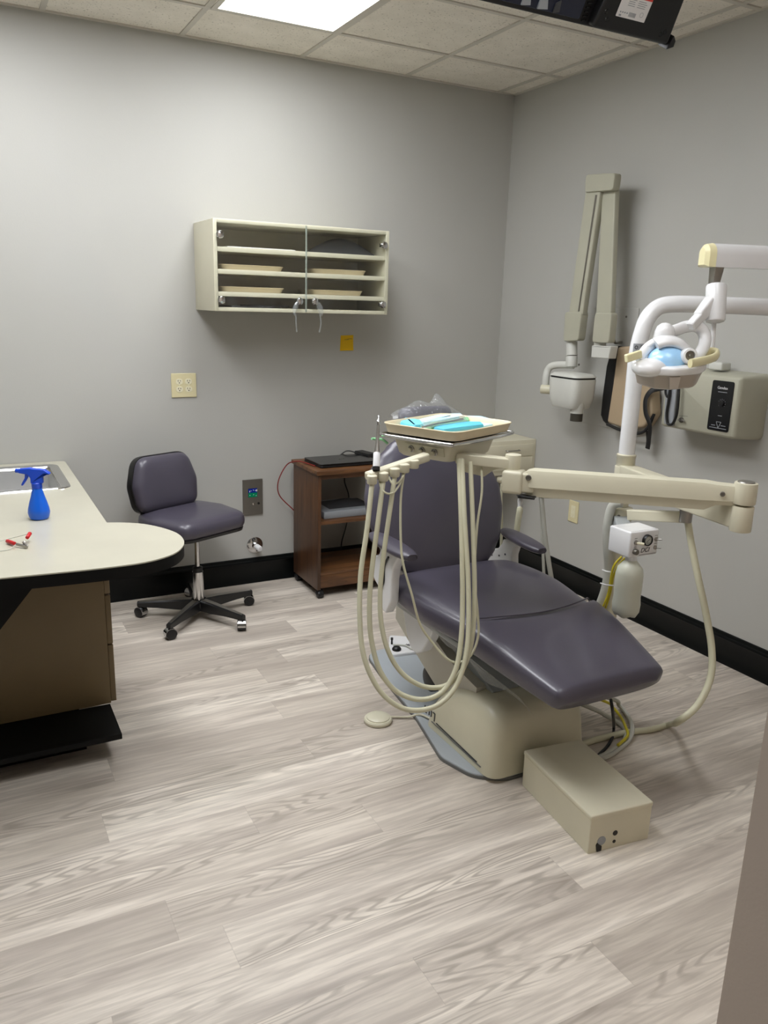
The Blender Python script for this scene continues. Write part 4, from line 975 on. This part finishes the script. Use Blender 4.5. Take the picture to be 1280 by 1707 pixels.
# hoses
def hose(name, pts, r, m_='hose', par=None): return build(name, MB().tube(pts, r, 10, 9), m_, par or TD)
hose('hose', [at(620, 806, 2.35), at(612, 880, 2.345), at(601, 960, 2.34), at(600, 1040, 2.33), at(608, 1100, 2.32), at(632, 1150, 2.32), at(665, 1178, 2.33), at(700, 1184, 2.35), at(735, 1172, 2.37), at(762, 1140, 2.39), at(776, 1095, 2.40), at(781, 1040, 2.41), at(780, 960, 2.42), at(774, 860, 2.43), at(770, 765, 2.46)], .0078)
hose('hose', [at(639, 800, 2.365), at(630, 870, 2.36), at(621, 940, 2.36), at(616, 1000, 2.36), at(618, 1060, 2.36), at(632, 1115, 2.36), at(660, 1152, 2.37), at(700, 1166, 2.38), at(735, 1155, 2.39), at(758, 1120, 2.40), at(768, 1070, 2.41), at(771, 1000, 2.42), at(769, 880, 2.43), at(765, 765, 2.46)], .0078)
hose('hose', [at(658, 793, 2.385), at(650, 850, 2.38), at(640, 920, 2.38), at(634, 980, 2.38), at(635, 1035, 2.38), at(647, 1085, 2.38), at(670, 1122, 2.39), at(705, 1144, 2.4), at(742, 1143, 2.41), at(770, 1118, 2.42), at(786, 1070, 2.43), at(791, 1000, 2.44), at(789, 900, 2.45), at(784, 770, 2.48)], .0075)
hose('thin_hose', [at(674, 786, 2.41), at(668, 830, 2.41), at(668, 900, 2.41), at(672, 940, 2.41), at(686, 990, 2.42), at(700, 1040, 2.44), at(720, 1070, 2.46), at(745, 1098, 2.46), at(765, 1104, 2.46), at(785, 1092, 2.46), at(797, 1060, 2.47), at(796, 1020, 2.47), at(791, 960, 2.48), at(795, 880, 2.49), at(803, 820, 2.50), at(802, 770, 2.51)], .0038)
hose('thin_hose', [at(632, 800, 2.37), at(636, 815, 2.36), at(646, 823, 2.36), at(657, 820, 2.38), at(668, 803, 2.4), at(672, 785, 2.43)], .0032)
hose('thin_hose', [at(648, 795, 2.39), at(654, 806, 2.38), at(664, 804, 2.39), at(674, 790, 2.41), at(677, 778, 2.44)], .003)
# service column hoses beside the post
def sidep(z, a, b_=0): return PP(z)+hr_*a-hf*b_
hose('corrugated_hose', [at(1036, 838, 2.86), at(1020, 845, 2.88), at(1012, 880, 2.9), at(1013, 920, 2.92), at(1014, 950, 2.95), at(1008, 985, 2.97), at(995, 1020, 3.0), at(985, 1045, 3.0)], .0165, 'hoseg')
for z0_, px, py in ((0, 1013, 952), (0, 1010, 974)):
    build('cable_tie', MB().tube([at(px-9, py-2, 2.89), at(px, py+1, 2.86), at(px+14, py+2, 2.87), at(px+20, py, 2.93)], .0025, 6, 5), 'white', TD)
hose('yellow_tube', [at(1036, 928, 2.83), at(1024, 942, 2.83), at(1019, 960, 2.85), at(1015, 985, 2.88), at(1008, 1005, 2.9), at(1000, 1022, 2.95), at(992, 1040, 3.0)], .0042, 'yellowt')
hose('yellow_tube', [at(1041, 930, 2.84), at(1029, 945, 2.84), at(1022, 962, 2.86), at(1018, 985, 2.885), at(1011, 1008, 2.905), at(1004, 1024, 2.95), at(996, 1042, 3.0)], .0036, 'yellowt')
build('post_clamp', MB().lathe([(.026, .795), (.042, .80), (.042, .845), (.026, .85)], PP(0), Z, 24), 'cream', TD)
build('clamp_screw', MB().lathe([(.006, 0), (.005, .002), (.001, .0025)], PP(.822)+dirc*.042-side*.004, dirc, 12), 'dsteel', TD)
build('port', MB().lathe([(.013, 0), (.012, .004), (.001, .004)], PP(.892)+dirc*.023+side*.0, dirc, 18), 'slot', TD)
# small swing arm with cup under the flex arm
q0_ = at(1048, 858, 2.78); q1_ = at(1142, 862, 2.62)
mb = MB(); mb.bar(q0_, q1_, .028, .036, Z, .004); sw = build('swing_arm', mb, 'cream', TD)
mb = MB(); c = at(1143, 859, 2.62); mb.lathe([(.021, -.022), (.021, .018), (.017, .02), (.016, .006), (.002, .006)], c, Z, 24); build('swing_cup', mb, 'steel', TD)
# umbilical
ub = [at(1146, 866, 2.62), at(1152, 905, 2.62), at(1163, 960, 2.6), at(1176, 1020, 2.58), at(1186, 1080, 2.56), at(1184, 1130, 2.54), at(1163, 1175, 2.53), at(1130, 1203, 2.56)]
g1 = onz(1085, 1216, .012); g2 = onz(1040, 1222, .012); g3 = onz(990, 1234, .012)
hose('umbilical_hose', ub+[onz(1118, 1207, .03), g1, g2, g3, onz(960, 1245, .012)], .0115, 'hose')
# ------------------------------------------------------------------ water control box and bottle on the post
bo3 = at(1056, 889, 2.62)                     # front top left corner of the box's panel
pr_ = V((.80, .0, 0)) ; 
fA = at(1052, 888, 2.60); hfw = V((-hr_.y, hr_.x, 0))
ub_ = (hr_*.114+hfw*.058).normalized(); vb = V((-ub_.y, ub_.x, 0)); bwid, bdep, bhei = .126, .10, .088
RB = Matrix((ub_, vb, Z)).transposed(); bcen = fA+ub_*bwid/2+vb*bdep/2-Z*bhei/2
t = thing('water_control_box', bcen-Z*bhei/2, 'white control box with a round pressure gauge mounted on the unit post', 'control box')
build('housing', MB().box(bcen, (bwid, bdep, bhei), RB, .006, 3), 'white', t)
PFR = lambda a, b_, k=0: fA+ub_*a-Z*(bhei-b_)-vb*(.0005+k)
pfr = lambda a, b_, k=0: (PFR(a, b_, k), ub_, Z, -vb)
gc = PFR(.071, .056)
gg = build('gauge', MB().lathe([(.019, -.002), (.019, .010), (.0175, .012), (.0158, .011), (.0155, .008)], gc, -vb, 32, False), 'black', t)
build('gauge_face', MB().lathe([(.0162, .0072), (.001, .0078)], gc, -vb, 28), 'gauge', gg)
mb = MB(); mb.bar(PFR(.064, .050, .0085), PFR(.078, .061, .0085), .0012, .0006, -vb); mb.bar(PFR(.065, .047, .0082), PFR(.077, .047, .0082), .0008, .0005, -vb)
for k in range(11):
    a = PI*1.25-k*PI*1.5/10; mb.bar(PFR(.071+.012*math.cos(a), .056+.012*math.sin(a), .0082), PFR(.071+.0145*math.cos(a), .056+.0145*math.sin(a), .0082), .0008, .0004, -vb)
build('gauge_marks', mb, 'ink', gg)
kt = build('toggle', MB().lathe([(.0075, 0), (.0075, .005), (.004, .007)], PFR(.024, .052), -vb, 16), 'steel', t)
build('toggle_lever', MB().cyl(PFR(.024, .052, .006), PFR(.038, .051, .024), .004, .005, 12, .001), 'ivoryd', kt)
build('valve_knob', MB().lathe([(.010, 0), (.010, .010), (.008, .013), (.001, .013)], PFR(.024, .021), -vb, 18), 'dsteel', t)
for b_ in (.054, .025):
    k_ = build('toggle', MB().lathe([(.007, 0), (.007, .004), (.004, .006)], PFR(.113, b_), -vb, 16), 'steel', t)
    build('toggle_lever', MB().cyl(PFR(.113, b_, .004), PFR(.122, b_+.002, .018), .0022, .003, 10), 'steel', k_)
build('lettering', text_mesh('DCI', .022, pfr(.069, .0205), .0004, .25, 1.05), 'ink', t)
mb = MB(); mb.bar(PFR(.045, .006), PFR(.120, .006), .001, .0006, -vb)
for a, b_ in ((.019, .066), (.108, .067), (.108, .039), (.019, .036)): mb.bar(PFR(a, b_), PFR(a+.011, b_), .0012, .0006, -vb)
build('panel_marks', mb, 'ink', t)
build('mount_strap', MB().bar(bcen+vb*(bdep/2-.01), PP(bcen.z), .05, .05, Z, .004), 'grey', t)
wb = at(1052, 930, 2.66); wz = wb.z
prof = [(.014, .01), (.016, .0), (.017, -.006), (.028, -.018), (.041, -.034), (.0455, -.055), (.0455, -.10), (.044, -.135), (.0465, -.16), (.045, -.185), (.036, -.203), (.025, -.205), (.012, -.196)]
t = thing('water_bottle', wb-Z*.205, 'translucent white plastic bottle hanging under the white control box', 'bottle')
mb = MB(); nn = 40; rings = []
for r_, z_ in prof:
    lob = 1 if z_ < -.17 else 0
    rings.append([wb+Z*(z_+(.006*lob*(.5-.5*math.cos(5*2*PI*k/nn)))*(1 if z_ < -.19 else .3))+V((math.cos(2*PI*k/nn), math.sin(2*PI*k/nn), 0))*r_ for k in range(nn)])
mb.loft(rings); build('body', mb, 'jug', t, 60)
build('cap', MB().lathe([(.019, -.006), (.019, .012)], wb, Z, 20), 'white2', t)
# ------------------------------------------------------------------ cords on the floor behind the utility box
def cord(name, pts, r, m_, label, cat='cord'): return tag(build(name, MB().tube(pts, r, 8, 8), m_), label, cat)
cord('floor_cable', [at(1018, 1166, 2.62), at(1021, 1185, 2.66), onz(1023, 1210, .03), onz(1021, 1228, .012), onz(1012, 1244, .008), onz(1000, 1256, .008), onz(985, 1268, .008), onz(950, 1275, .008)], .0055, 'cable', 'black cable dropping from under the leg rest to the floor', 'cable')
cord('grey_hose', [V((cx+.20, -1.86, .13)), at(985, 1180, 3.0), onz(1008, 1192, .03), onz(1030, 1204, .012), onz(1042, 1216, .010), onz(1042, 1232, .010), onz(1028, 1246, .010), onz(1008, 1258, .010), onz(985, 1268, .01), onz(940, 1280, .01)], .009, 'hoseg', 'grey hose curling on the floor behind the utility box', 'hose')
cord('yellow_green_tube', [V((cx+.19, -1.80, .16)), at(1000, 1166, 3.05), onz(1020, 1178, .02), onz(1034, 1194, .012), onz(1042, 1210, .022), onz(1046, 1226, .024), onz(1030, 1242, .024)], .0055, 'yellowt', 'yellow-green tube arching on the floor right of the chair base', 'tube')
cord('thick_grey_hose', [V((cx+.20, -1.75, .12)), at(1010, 1162, 3.1), onz(1032, 1176, .02), onz(1048, 1196, .010), onz(1054, 1216, .024), onz(1048, 1234, .010), onz(1030, 1250, .010), onz(1010, 1262, .010), onz(960, 1275, .01)], .0085, 'hoseg', 'outer grey-white hose loop on the floor right of the chair base', 'hose')
# ------------------------------------------------------------------ tray on the delivery unit and its supplies
tz = tc.z+.002
o = build('instrument_tray', tray_mesh(V((tc.x, tc.y, tz-.001)), .362, .30, ta, .031), 'tray'); tag(o, 'beige tray holding blue masks on the delivery unit', 'tray')
TP = lambda px, py, dz=.004: onz(px, py, tz+dz)
def pad(name, pts, h, m_, label, cat, dz=.0045, wob=.002, seed=0):
    pp_ = [TP(*p, dz) for p in pts]; rnd = random.Random(seed)
    po_ = rpoly([(p.x, p.y) for p in pp_], .008, 3); mb = MB(); ph = rnd.random()*6
    def zz(p): return wob*math.sin(p.x*70+ph)*math.cos(p.y*60+ph)
    rg = []
    for ins, z_ in ((0, 0), (-.0005, h*.5), (.002, h), (.012, h*1.05)):
        rg.append([V((p.x, p.y, tz+dz+z_+(zz(p)*(z_/h)))) for p in offset(po_, ins)])
    mb.loft(rg); return tag(build(name, mb, m_), label, cat)
pad('paper_bib', [(688, 712), (745, 725), (792, 719), (836, 708), (802, 697), (715, 695)], .010, 'cyanl', 'pale blue paper bib spread flat under the masks on the tray', 'bib', .0045, .002, 1)
pad('face_mask', [(667, 708), (675, 701), (700, 705), (706, 712), (690, 715)], .011, 'cyan', 'blue pleated face mask at the left end of the tray', 'face mask', .0152, .0015, 2)
pad('folded_bib', [(696, 704), (735, 694), (768, 693), (772, 698), (730, 706), (704, 709)], .010, 'cyanl', 'folded white and blue bib at the back of the tray', 'bib', .0152, .003, 3)
pad('instrument_pouch', [(700, 711), (720, 704), (775, 697), (778, 703), (740, 708), (712, 715)], .009, 'acrylic', 'clear pouch of steel instruments on the tray', 'pouch', 0.0275, .002, 4)
tag(build('dental_probe', MB().tube([TP(704, 712, .029), TP(730, 706, .032), TP(772, 699, .032)], .003, 8, 5), 'steel'), 'steel instrument inside the clear pouch on the tray', 'instrument')
pad('green_packet', [(709, 714), (720, 708), (760, 703), (781, 700), (782, 706), (750, 711), (718, 716)], .010, 'green', 'green packet lying across the middle of the tray', 'packet', .0152, .003, 5)
pad('blue_cloth', [(722, 719), (732, 713), (775, 708), (800, 708), (806, 712), (770, 717), (740, 721)], .010, 'cyand', 'teal-blue folded cloth at the front of the tray', 'cloth', .0152, .003, 6)
# ------------------------------------------------------------------ assistant's hoses behind the chair
TA = thing('suction_holder', at(868, 826, 3.503), 'white suction handpiece and hoses hanging between chair and right wall', 'suction unit')
hx = at(868, 828, 3.390)
build('holder', MB().bar(at(862, 826, 3.367), at(890, 829, 3.367), .05, .012, Z, .003), 'black', TA)
build('suction_valve', MB().lathe([(.011, 0), (.012, -.02), (.009, -.035), (.010, -.05), (.008, -.075)], hx, V((.06, 0, 1)), 18), 'white', TA)
hose('suction_hose', [hx-Z*.07, at(866, 850, 3.390), at(862, 880, 3.413), at(858, 920, 3.446), at(848, 960, 3.480), at(840, 1000, 3.503)], .013, 'hose', TA)
hose('thin_hose', [at(838, 795, 3.390), at(835, 830, 3.413), at(836, 870, 3.424), at(835, 915, 3.446), at(832, 960, 3.458)], .0062, 'hose', TA)
hose('suction_hose', [at(902, 828, 3.390), at(905, 860, 3.413), at(909, 900, 3.435), at(915, 940, 3.458), at(920, 975, 3.480), at(920, 1010, 3.503)], .0108, 'hoseg', TA)
hose('thin_hose', [at(901, 828, 3.413), at(903, 870, 3.424), at(905, 920, 3.446), at(907, 970, 3.469), at(908, 1000, 3.503)], .0068, 'hoseg', TA)
build('holder_arm', MB().bar(at(835, 800, 3.390), at(905, 826, 3.390), .03, .02, Z, .004), 'cream', TA)
build('holder_strut', MB().tube([at(905, 826, 3.390), PP(.88)+V((-.03, .02, 0))], .012, 10, 1), 'cream', TA)
# ------------------------------------------------------------------ x-ray machine on the right wall
wp0, wp1 = onx(962, 510, -.004), onx(1065, 708, -.004)
TX = thing('xray_machine', (0, -.95, 1.0), 'putty-coloured folding-arm dental x-ray unit on the right wall', 'x-ray machine')
zt1, zt0 = 1.556, .952; ya, yb_ = -.69, -1.138
wpl = build('wall_plate', MB().slab(rrect(ya-yb_, zt1-zt0, .004), FR((0, (ya+yb_)/2, (zt1+zt0)/2)), .0006, .006, .002), 'wall', TX)
mb = MB()
for p_ in ((1044, 528), (965, 608)): mb.lathe([(.006, 0), (.005, .003), (.001, .0035)], onx(*p_, -.006), -X, 12)
build('screws', mb, 'dsteel', wpl)
def armx(x_, pts, th, bev=.006, rr=.01):
    po_ = [onx(*p, x_) for p in pts]; pl2 = rpoly([(-p.y, p.z) for p in po_], rr, 4)
    return MB().slab(pl2, (V((x_, 0, 0)), -Y, Z, -X), -th, 0, bev)
build('inner_arm', armx(-.15, [(1003, 318), (993, 524), (1018, 522), (1025, 315)], .032), 'xray', TX, 30)
build('outer_arm', armx(-.17, [(976, 315), (947, 526), (970, 526), (1001, 315)], .035), 'xray', TX, 30)
build('arm_groove', armx(-.1715, [(992, 325), (963, 520), (965, 520), (995, 325)], .004, .0005, .001), 'dsteel', TX)
build('top_cover', armx(-.18, [(976, 291), (974, 321), (1021, 317), (1025, 288)], .045, .005, .018), 'xray', TX, 30)
k1 = build('arm_knuckle', armx(-.175, [(941, 520), (938, 569), (963, 568), (969, 519)], .05, .006, .018), 'xray', TX, 30)
mb = MB(); mb.box(onx(969, 545, -.14)+V((0, -.0, -.01)), (.02, .004, .02)); mb.box(onx(969, 545, -.14)+V((0, 0, .025)), (.018, .004, .01))
build('latch', mb, 'black', k1)
build('arm_knuckle', armx(-.165, [(991, 521), (986, 571), (1014, 572), (1019, 521)], .045, .006, .018), 'xray', TX, 30)
mb = MB(); p_ = onx(1000, 575, -.12); mb.cyl(p_-Z*.012, p_+Z*.015, .03, n=24); build('swivel_ring', mb, 'xlight', TX)
build('wall_bracket', armx(-.17, [(986, 576), (985, 596), (1014, 598), (1018, 577)], .05, .004, .004), 'xlight', TX, 30)
wt_ = onx(1000, 588, -.13); build('wall_tube', MB().cyl(wt_, V((-.0075, wt_.y, wt_.z)), .022, n=20), 'xlight', TX)
at_ = onx(1010, 305, -.15); build('arm_hinge', MB().cyl(onx(1000, 300, -.12), onx(1000, 345, -.12), .012, n=16), 'xlight', TX)
p0_ = onx(953, 570, -.13); p1_ = onx(952, 612, -.14)
mb = MB(); mb.cyl(p0_, onx(953, 593, -.135), .029, n=24); mb.cyl(onx(953, 594, -.135), p1_, .030, n=24, bev=.003); build('drop_tube', mb, 'xlight', TX)
yk_ = [onx(956, 609, -.14), onx(935, 608, -.16), onx(920, 610, -.18), onx(913, 617, -.19), onx(910, 630, -.2), onx(909, 647, -.2)]
build('yoke', MB().tube(yk_, .016, 12, 7, ry=1.2), 'xlight', TX, 60)
pv = onx(911, 649, -.2)
mb = MB(); mb.cyl(pv+V((-.02, .022, 0)), pv+V((.02, -.035, 0)), .024, n=24, bev=.004); build('pivot', mb, 'cream2', TX)
hc = onx(953, 651, -.19)
def headring(z_, s_, dy=0): return [V((hc.x+p.x, hc.y+dy+p.y, hc.z+z_)) for p in rpoly([(-.075*s_, -.107*s_), (.075*s_, -.107*s_), (.075*s_, .107*s_), (-.075*s_, .107*s_)], .04*s_, 5)]
hd_ = build('tube_head', MB().loft([headring(-.085, .80), headring(-.078, .86), headring(-.04, .97), headring(.0, 1.0), headring(.06, 1.02), headring(.063, 1.01)]), 'xlight', TX, 40)
build('head_seam', MB().loft([headring(.064, .99), headring(.071, .99)]), 'black', hd_)
build('head_lid', MB().loft([headring(.072, 1.02), headring(.078, 1.0), headring(.088, .85), headring(.092, .5)]), 'xlight', hd_, 40)
c = onx(961, 690, -.2)
build('collimator', MB().lathe([(.038, .062), (.036, .03), (.033, .022), (.033, .004)], c, Z, 28), 'xlight', TX)
build('cone', MB().lathe([(.031, .004), (.031, -.036), (.027, -.036), (.027, -.01)], c, Z, 28), 'brown', TX)
# lead apron hanging behind
ap = thing('lead_apron', onx(1045, 720, -.03), 'tan lead apron with black binding and straps, hanging on the right wall', 'apron')
tp = [(1030, 578), (1022, 640), (1012, 705), (1045, 716), (1075, 712), (1088, 690), (1085, 640), (1072, 576)]
pp_ = [onx(*p, -.07) for p in tp]; o_ = rpoly([(-p.y, p.z) for p in pp_], [.02, .05, .02, .03, .04, .04, .05, .03], 4)
build('panel', MB().slab(o_, (V((-.075, 0, 0)), -Y, Z, -X), -.066, 0, .012), 'tan', ap, 40)
tb = [(1019, 577), (1010, 610), (1003, 660), (1000, 692), (1004, 702), (1012, 710), (1022, 640), (1031, 577)]
pp_ = [onx(*p, -.045) for p in tb]; o_ = rpoly([(-p.y, p.z) for p in pp_], .012, 4)
build('binding', MB().slab(o_, (V((-.045, 0, 0)), -Y, Z, -X), -.04, .0, .01), 'apron', ap, 40)
build('binding', MB().tube([onx(1012, 707, -.08), onx(1040, 719, -.08), onx(1066, 722, -.08), onx(1080, 712, -.07), onx(1090, 690, -.06)], .008, 8, 6), 'apron', ap)
sp0 = [onx(1114, 645, -.05), onx(1100, 647, -.06), onx(1085, 652, -.085), onx(1076, 666, -.095), onx(1076, 688, -.095), onx(1083, 708, -.09), onx(1082, 730, -.07), onx(1080, 746, -.06)]
build('strap', MB().tube(sp0, .013, 8, 7, ry=.25, up=X), 'apron', ap)
build('strap_end', MB().tube([onx(1080, 718, -.05), onx(1081, 735, -.05), onx(1079, 748, -.05)], .015, 8, 4, ry=.3, up=X), 'apron', ap)
build('hook', MB().tube([V((-.002, pp_[0].y-.03, 1.39)), V((-.05, pp_[0].y-.03, 1.385)), V((-.06, pp_[0].y-.03, 1.40))], .006, 8, 4), 'steel', ap)
# x-ray control box
by0, by1, bz0, bz1, bxf = -1.495, -1.905, 1.035, 1.298, -.165
TC_ = thing('xray_control', (0, (by0+by1)/2, bz0), 'putty wall-mounted x-ray control box with a black dial panel', 'control box')
o_ = rrect(by0-by1, bz1-bz0, .02, 5, 0, 0)
build('housing', MB().stack(o_, FR((0, (by0+by1)/2, (bz0+bz1)/2)), [(-.006, .001), (-.006, .03), (0, .10), (.004, .15), (.009, .160), (.018, .165)]), 'xray', TC_, 40)
PX_ = lambda px, py, k=0: onx(px, py, bxf-.0005-k)
pq = [PX_(1187, 633), PX_(1182, 716), PX_(1214, 721), PX_(1223, 637)]
pyc = -(.5*(pq[0].y+pq[3].y)*.5+.5*(pq[1].y+pq[2].y)*.5); pzc = sum(p.z for p in pq)/4
pw, ph_ = abs(pq[0].y-pq[3].y), abs(pq[0].z-pq[1].z)
pnl = build('dial_panel', MB().slab(rrect(pw, ph_, .010), FR((bxf, -pyc, pzc)), 0, .003, .001), 'blackg', TC_)
pf2 = lambda a, b_: (V((bxf-.0031, -pyc-a, pzc+b_)), -Y, Z, -X)
build('dial', MB().lathe([(.013, 0), (.012, .008), (.002, .009)], pf2(.005, .012)[0], -X, 24), 'black', pnl)
build('lettering', text_mesh('Gendex', .016, pf2(0, ph_*.36), .0004), 'wink', pnl)
mk = MB()
for a, b_, w_ in ((-.02, .058, .045), (-.006, -.04, .02), (-.034, -.082, .02), (.014, -.080, .024), (-.042, -.092, .085)):
    p_ = pf2(a, b_)[0]; mk.bar(p_, p_-Y*w_, .0022, .0006, -X)
for k in range(9):
    a = PI*1.2-k*PI*1.4/8; p_ = pf2(.005+.017*math.cos(a), .012+.017*math.sin(a))[0]; mk.box(p_, (.0006, .0022, .0022))
tri = [pf2(-.010, -.066)[0], pf2(.014, -.066)[0], pf2(.002, -.092)[0]]
for i in range(3): mk.bar(tri[i], tri[(i+1) % 3], .0022, .0008, -X)
build('panel_marks', mk, 'greyc', pnl)
p_ = PX_(1136, 700); lk = build('key_lock', MB().lathe([(.012, 0), (.011, .006), (.004, .007)], p_, -X, 20), 'dsteel', TC_)
mb = MB(); mb.box(p_+V((-.012, -.018, .0)), (.004, .02, .010), None, .001); mb.box(p_+V((-.011, -.002, 0)), (.014, .014, .003)); build('key', mb, 'steel', lk)
mb = MB(); mb.bar(PX_(1131, 693), PX_(1146, 694), .001, .0008, -X); build('lock_mark', mb, 'ink', TC_)
cr = [PX_(1112, 640), PX_(1109, 706), PX_(1124, 711), PX_(1131, 640)]
cz = [(-p.y, p.z) for p in cr]; build('handset_cradle', MB().slab(rpoly(cz, .008, 3), (V((bxf, 0, 0)), -Y, Z, -X), 0, .012, .004), 'greyc', TC_)
cc = [PX_(1132, 632, .018), PX_(1131, 660, .022), PX_(1128, 690, .022), PX_(1121, 706, .02), PX_(1113, 706, .02), PX_(1111, 690, .02), PX_(1114, 670, .02), PX_(1116, 655, .02), PX_(1117, 638, .018)]
build('handset_cord', MB().tube(cc, .006, 8, 8), 'cable', TC_)
build('handset_cord', MB().tube([PX_(1110, 640, .016), PX_(1109, 655, .018), PX_(1113, 662, .018), PX_(1116, 650, .018)], .0045, 8, 6), 'cable', TC_)
hk = onx(1192, 607, -.10)
build('top_hook', MB().box(V((-.07, hk.y, bz1+.0245)), (.06, .07, .034), None, .008, 3), 'xlight', TC_)
# ------------------------------------------------------------------ television under the ceiling
TVY = -1.9; bz_ = ony(1100, 73, TVY).z
tr = ony(1108, 73, TVY); tlx = -1.60; trx = tr.x
lean = math.radians(30); tu_ = V((0, -math.sin(lean), math.cos(lean))); tn = V((0, -math.cos(lean), -math.sin(lean)))
tt = thing('television', ((tlx+trx)/2, TVY, H-.05), 'black flat television hung from the ceiling above the chair, back to the camera', 'television')
tb0 = V(((tlx+trx)/2, TVY, bz_)); tw = trx-tlx; thh = .34
TF = lambda a, b_, k=0: tb0+X*a+tu_*b_+tn*k
TFR = (tb0, X, tu_, tn)
build('panel', MB().slab(rpoly([(-tw/2, 0), (tw/2, 0), (tw/2, thh), (-tw/2, thh)], .006, 3), TFR, -.03, 0, .004), 'black', tt)
build('back_housing', MB().slab(rpoly([(tw/2-.345, .006), (tw/2-.02, .006), (tw/2-.045, thh-.03), (tw/2-.31, thh-.03)], .012, 3), TFR, -.001, .035, .008), 'black', tt)
vt = MB()
for k in range(16): vt.bar(TF(tw/2-.37, .012+.012*k, .003), TF(tw/2-.353, .015+.012*k, .003), .004, .005, tn)
build('vent', vt, 'blackg', tt)
build('cover_panel', MB().slab(rpoly([(-tw/2+.02, .012), (tw/2-.38, .012), (tw/2-.38, thh-.03), (-tw/2+.02, thh-.03)], .01, 3), TFR, -.001, .006, .003), 'navy', tt)
for a, w_ in ((-.19, .05), (-.13, .06), (-.07, .03)):
    build('clip', MB().loft([[TF(a+q_*.006, b_, .006+k_) for q_, b_, k_ in ((-1, .015, 0), (w_/.012, .02, .0), (w_/.02, .05, .0), (-1, .04, 0))], [TF(a+q_*.006, b_, .012+k_) for q_, b_, k_ in ((-1, .015, 0), (w_/.012, .02, .0), (w_/.02, .05, .0), (-1, .04, 0))]]), 'greyc' if a < -.12 else 'dgrey', tt)
lb0 = tw/2-.215
lbl = build('label', MB().slab(rpoly([(lb0-.06, .05), (lb0+.06, .05), (lb0+.06, .155), (lb0-.06, .155)], .002, 2), TFR, .0352, .036), 'paper', tt)
build('label_band', MB().b2((0, 0, 0), (0, 0, 0)) if 0 else MB().slab(rpoly([(lb0-.0595, .108), (lb0+.0595, .108), (lb0+.0595, .130), (lb0-.0595, .130)], .001, 2), TFR, .0361, .0365), 'redp', lbl)
pt = MB(); rnd = random.Random(3)
for r_ in range(4):
    for (xa, xb) in ((-.03, .0), (.008, .045)): pt.bar(TF(lb0+xa, .085+.0055*r_, .0363), TF(lb0+xb-.008*rnd.random(), .085+.0055*r_, .0363), .0018, .0004, tn)
for k in range(16): pt.bar(TF(lb0-.012+k*.0018, .056, .0363), TF(lb0-.012+k*.0018, .068, .0363), .0006+.0006*(k % 3 == 0), .0004, tn)
for k in range(4): pt.bar(TF(lb0-.05+k*.009, .064, .0363), TF(lb0-.045+k*.009, .064, .0363), .004, .0004, tn)
pt.bar(TF(lb0-.05, .055, .0363), TF(lb0-.041, .055, .0363), .005, .0004, tn)
pt.lathe([(.006, 0), (.006, .0004), (.0035, .0004), (.0035, 0)], TF(lb0-.043, .115, .0362), tn, 18, False); pt.lathe([(.005, 0), (.005, .0004), (.003, .0004), (.003, 0)], TF(lb0-.044, .102, .0362), tn, 18, False)
pt.lathe([(.007, 0), (.007, .0003), (.006, .0003), (.006, 0)], TF(lb0+.038, .068, .0362), tn, 18, False)
build('print', pt, 'greyc', lbl)
build('hinge_bracket', MB().slab(rpoly([(tw/2-.012, -.008), (tw/2+.014, .004), (tw/2+.012, .022), (tw/2-.004, .036)], .002, 2), TFR, -.02, .03, .003), 'black', tt)
for a, b_ in ((tw/2-.315, .055), (tw/2-.302, .035), (tw/2-.055, .04), (tw/2-.07, .03)): build('screw', MB().lathe([(.008, .034), (.006, .037), (.001, .0375)], TF(a, b_), tn, 12), 'blackg', tt)
build('ceiling_bracket', MB().bar(TF(0, .22, -.025), V((tb0.x, TF(0, .22, -.025).y, H-.002)), .06, .03, Y, .004), 'black', tt)
build('ceiling_plate', MB().b2((tb0.x-.09, TF(0, .22, -.025).y-.06, H-.012), (tb0.x+.09, TF(0, .22, -.025).y+.06, H-.003), .002), 'black', tt)
# ------------------------------------------------------------------ world and view
w = bpy.data.worlds.new('world'); scn.world = w; w.use_nodes = True
w.node_tree.nodes['Background'].inputs[0].default_value = (.9, .95, 1, 1); w.node_tree.nodes['Background'].inputs[1].default_value = .0
vs = scn.view_settings; vs.view_transform = 'Standard'; vs.look = 'None'; vs.gamma = 1; vs.use_curve_mapping = False; vs.exposure = 0.0
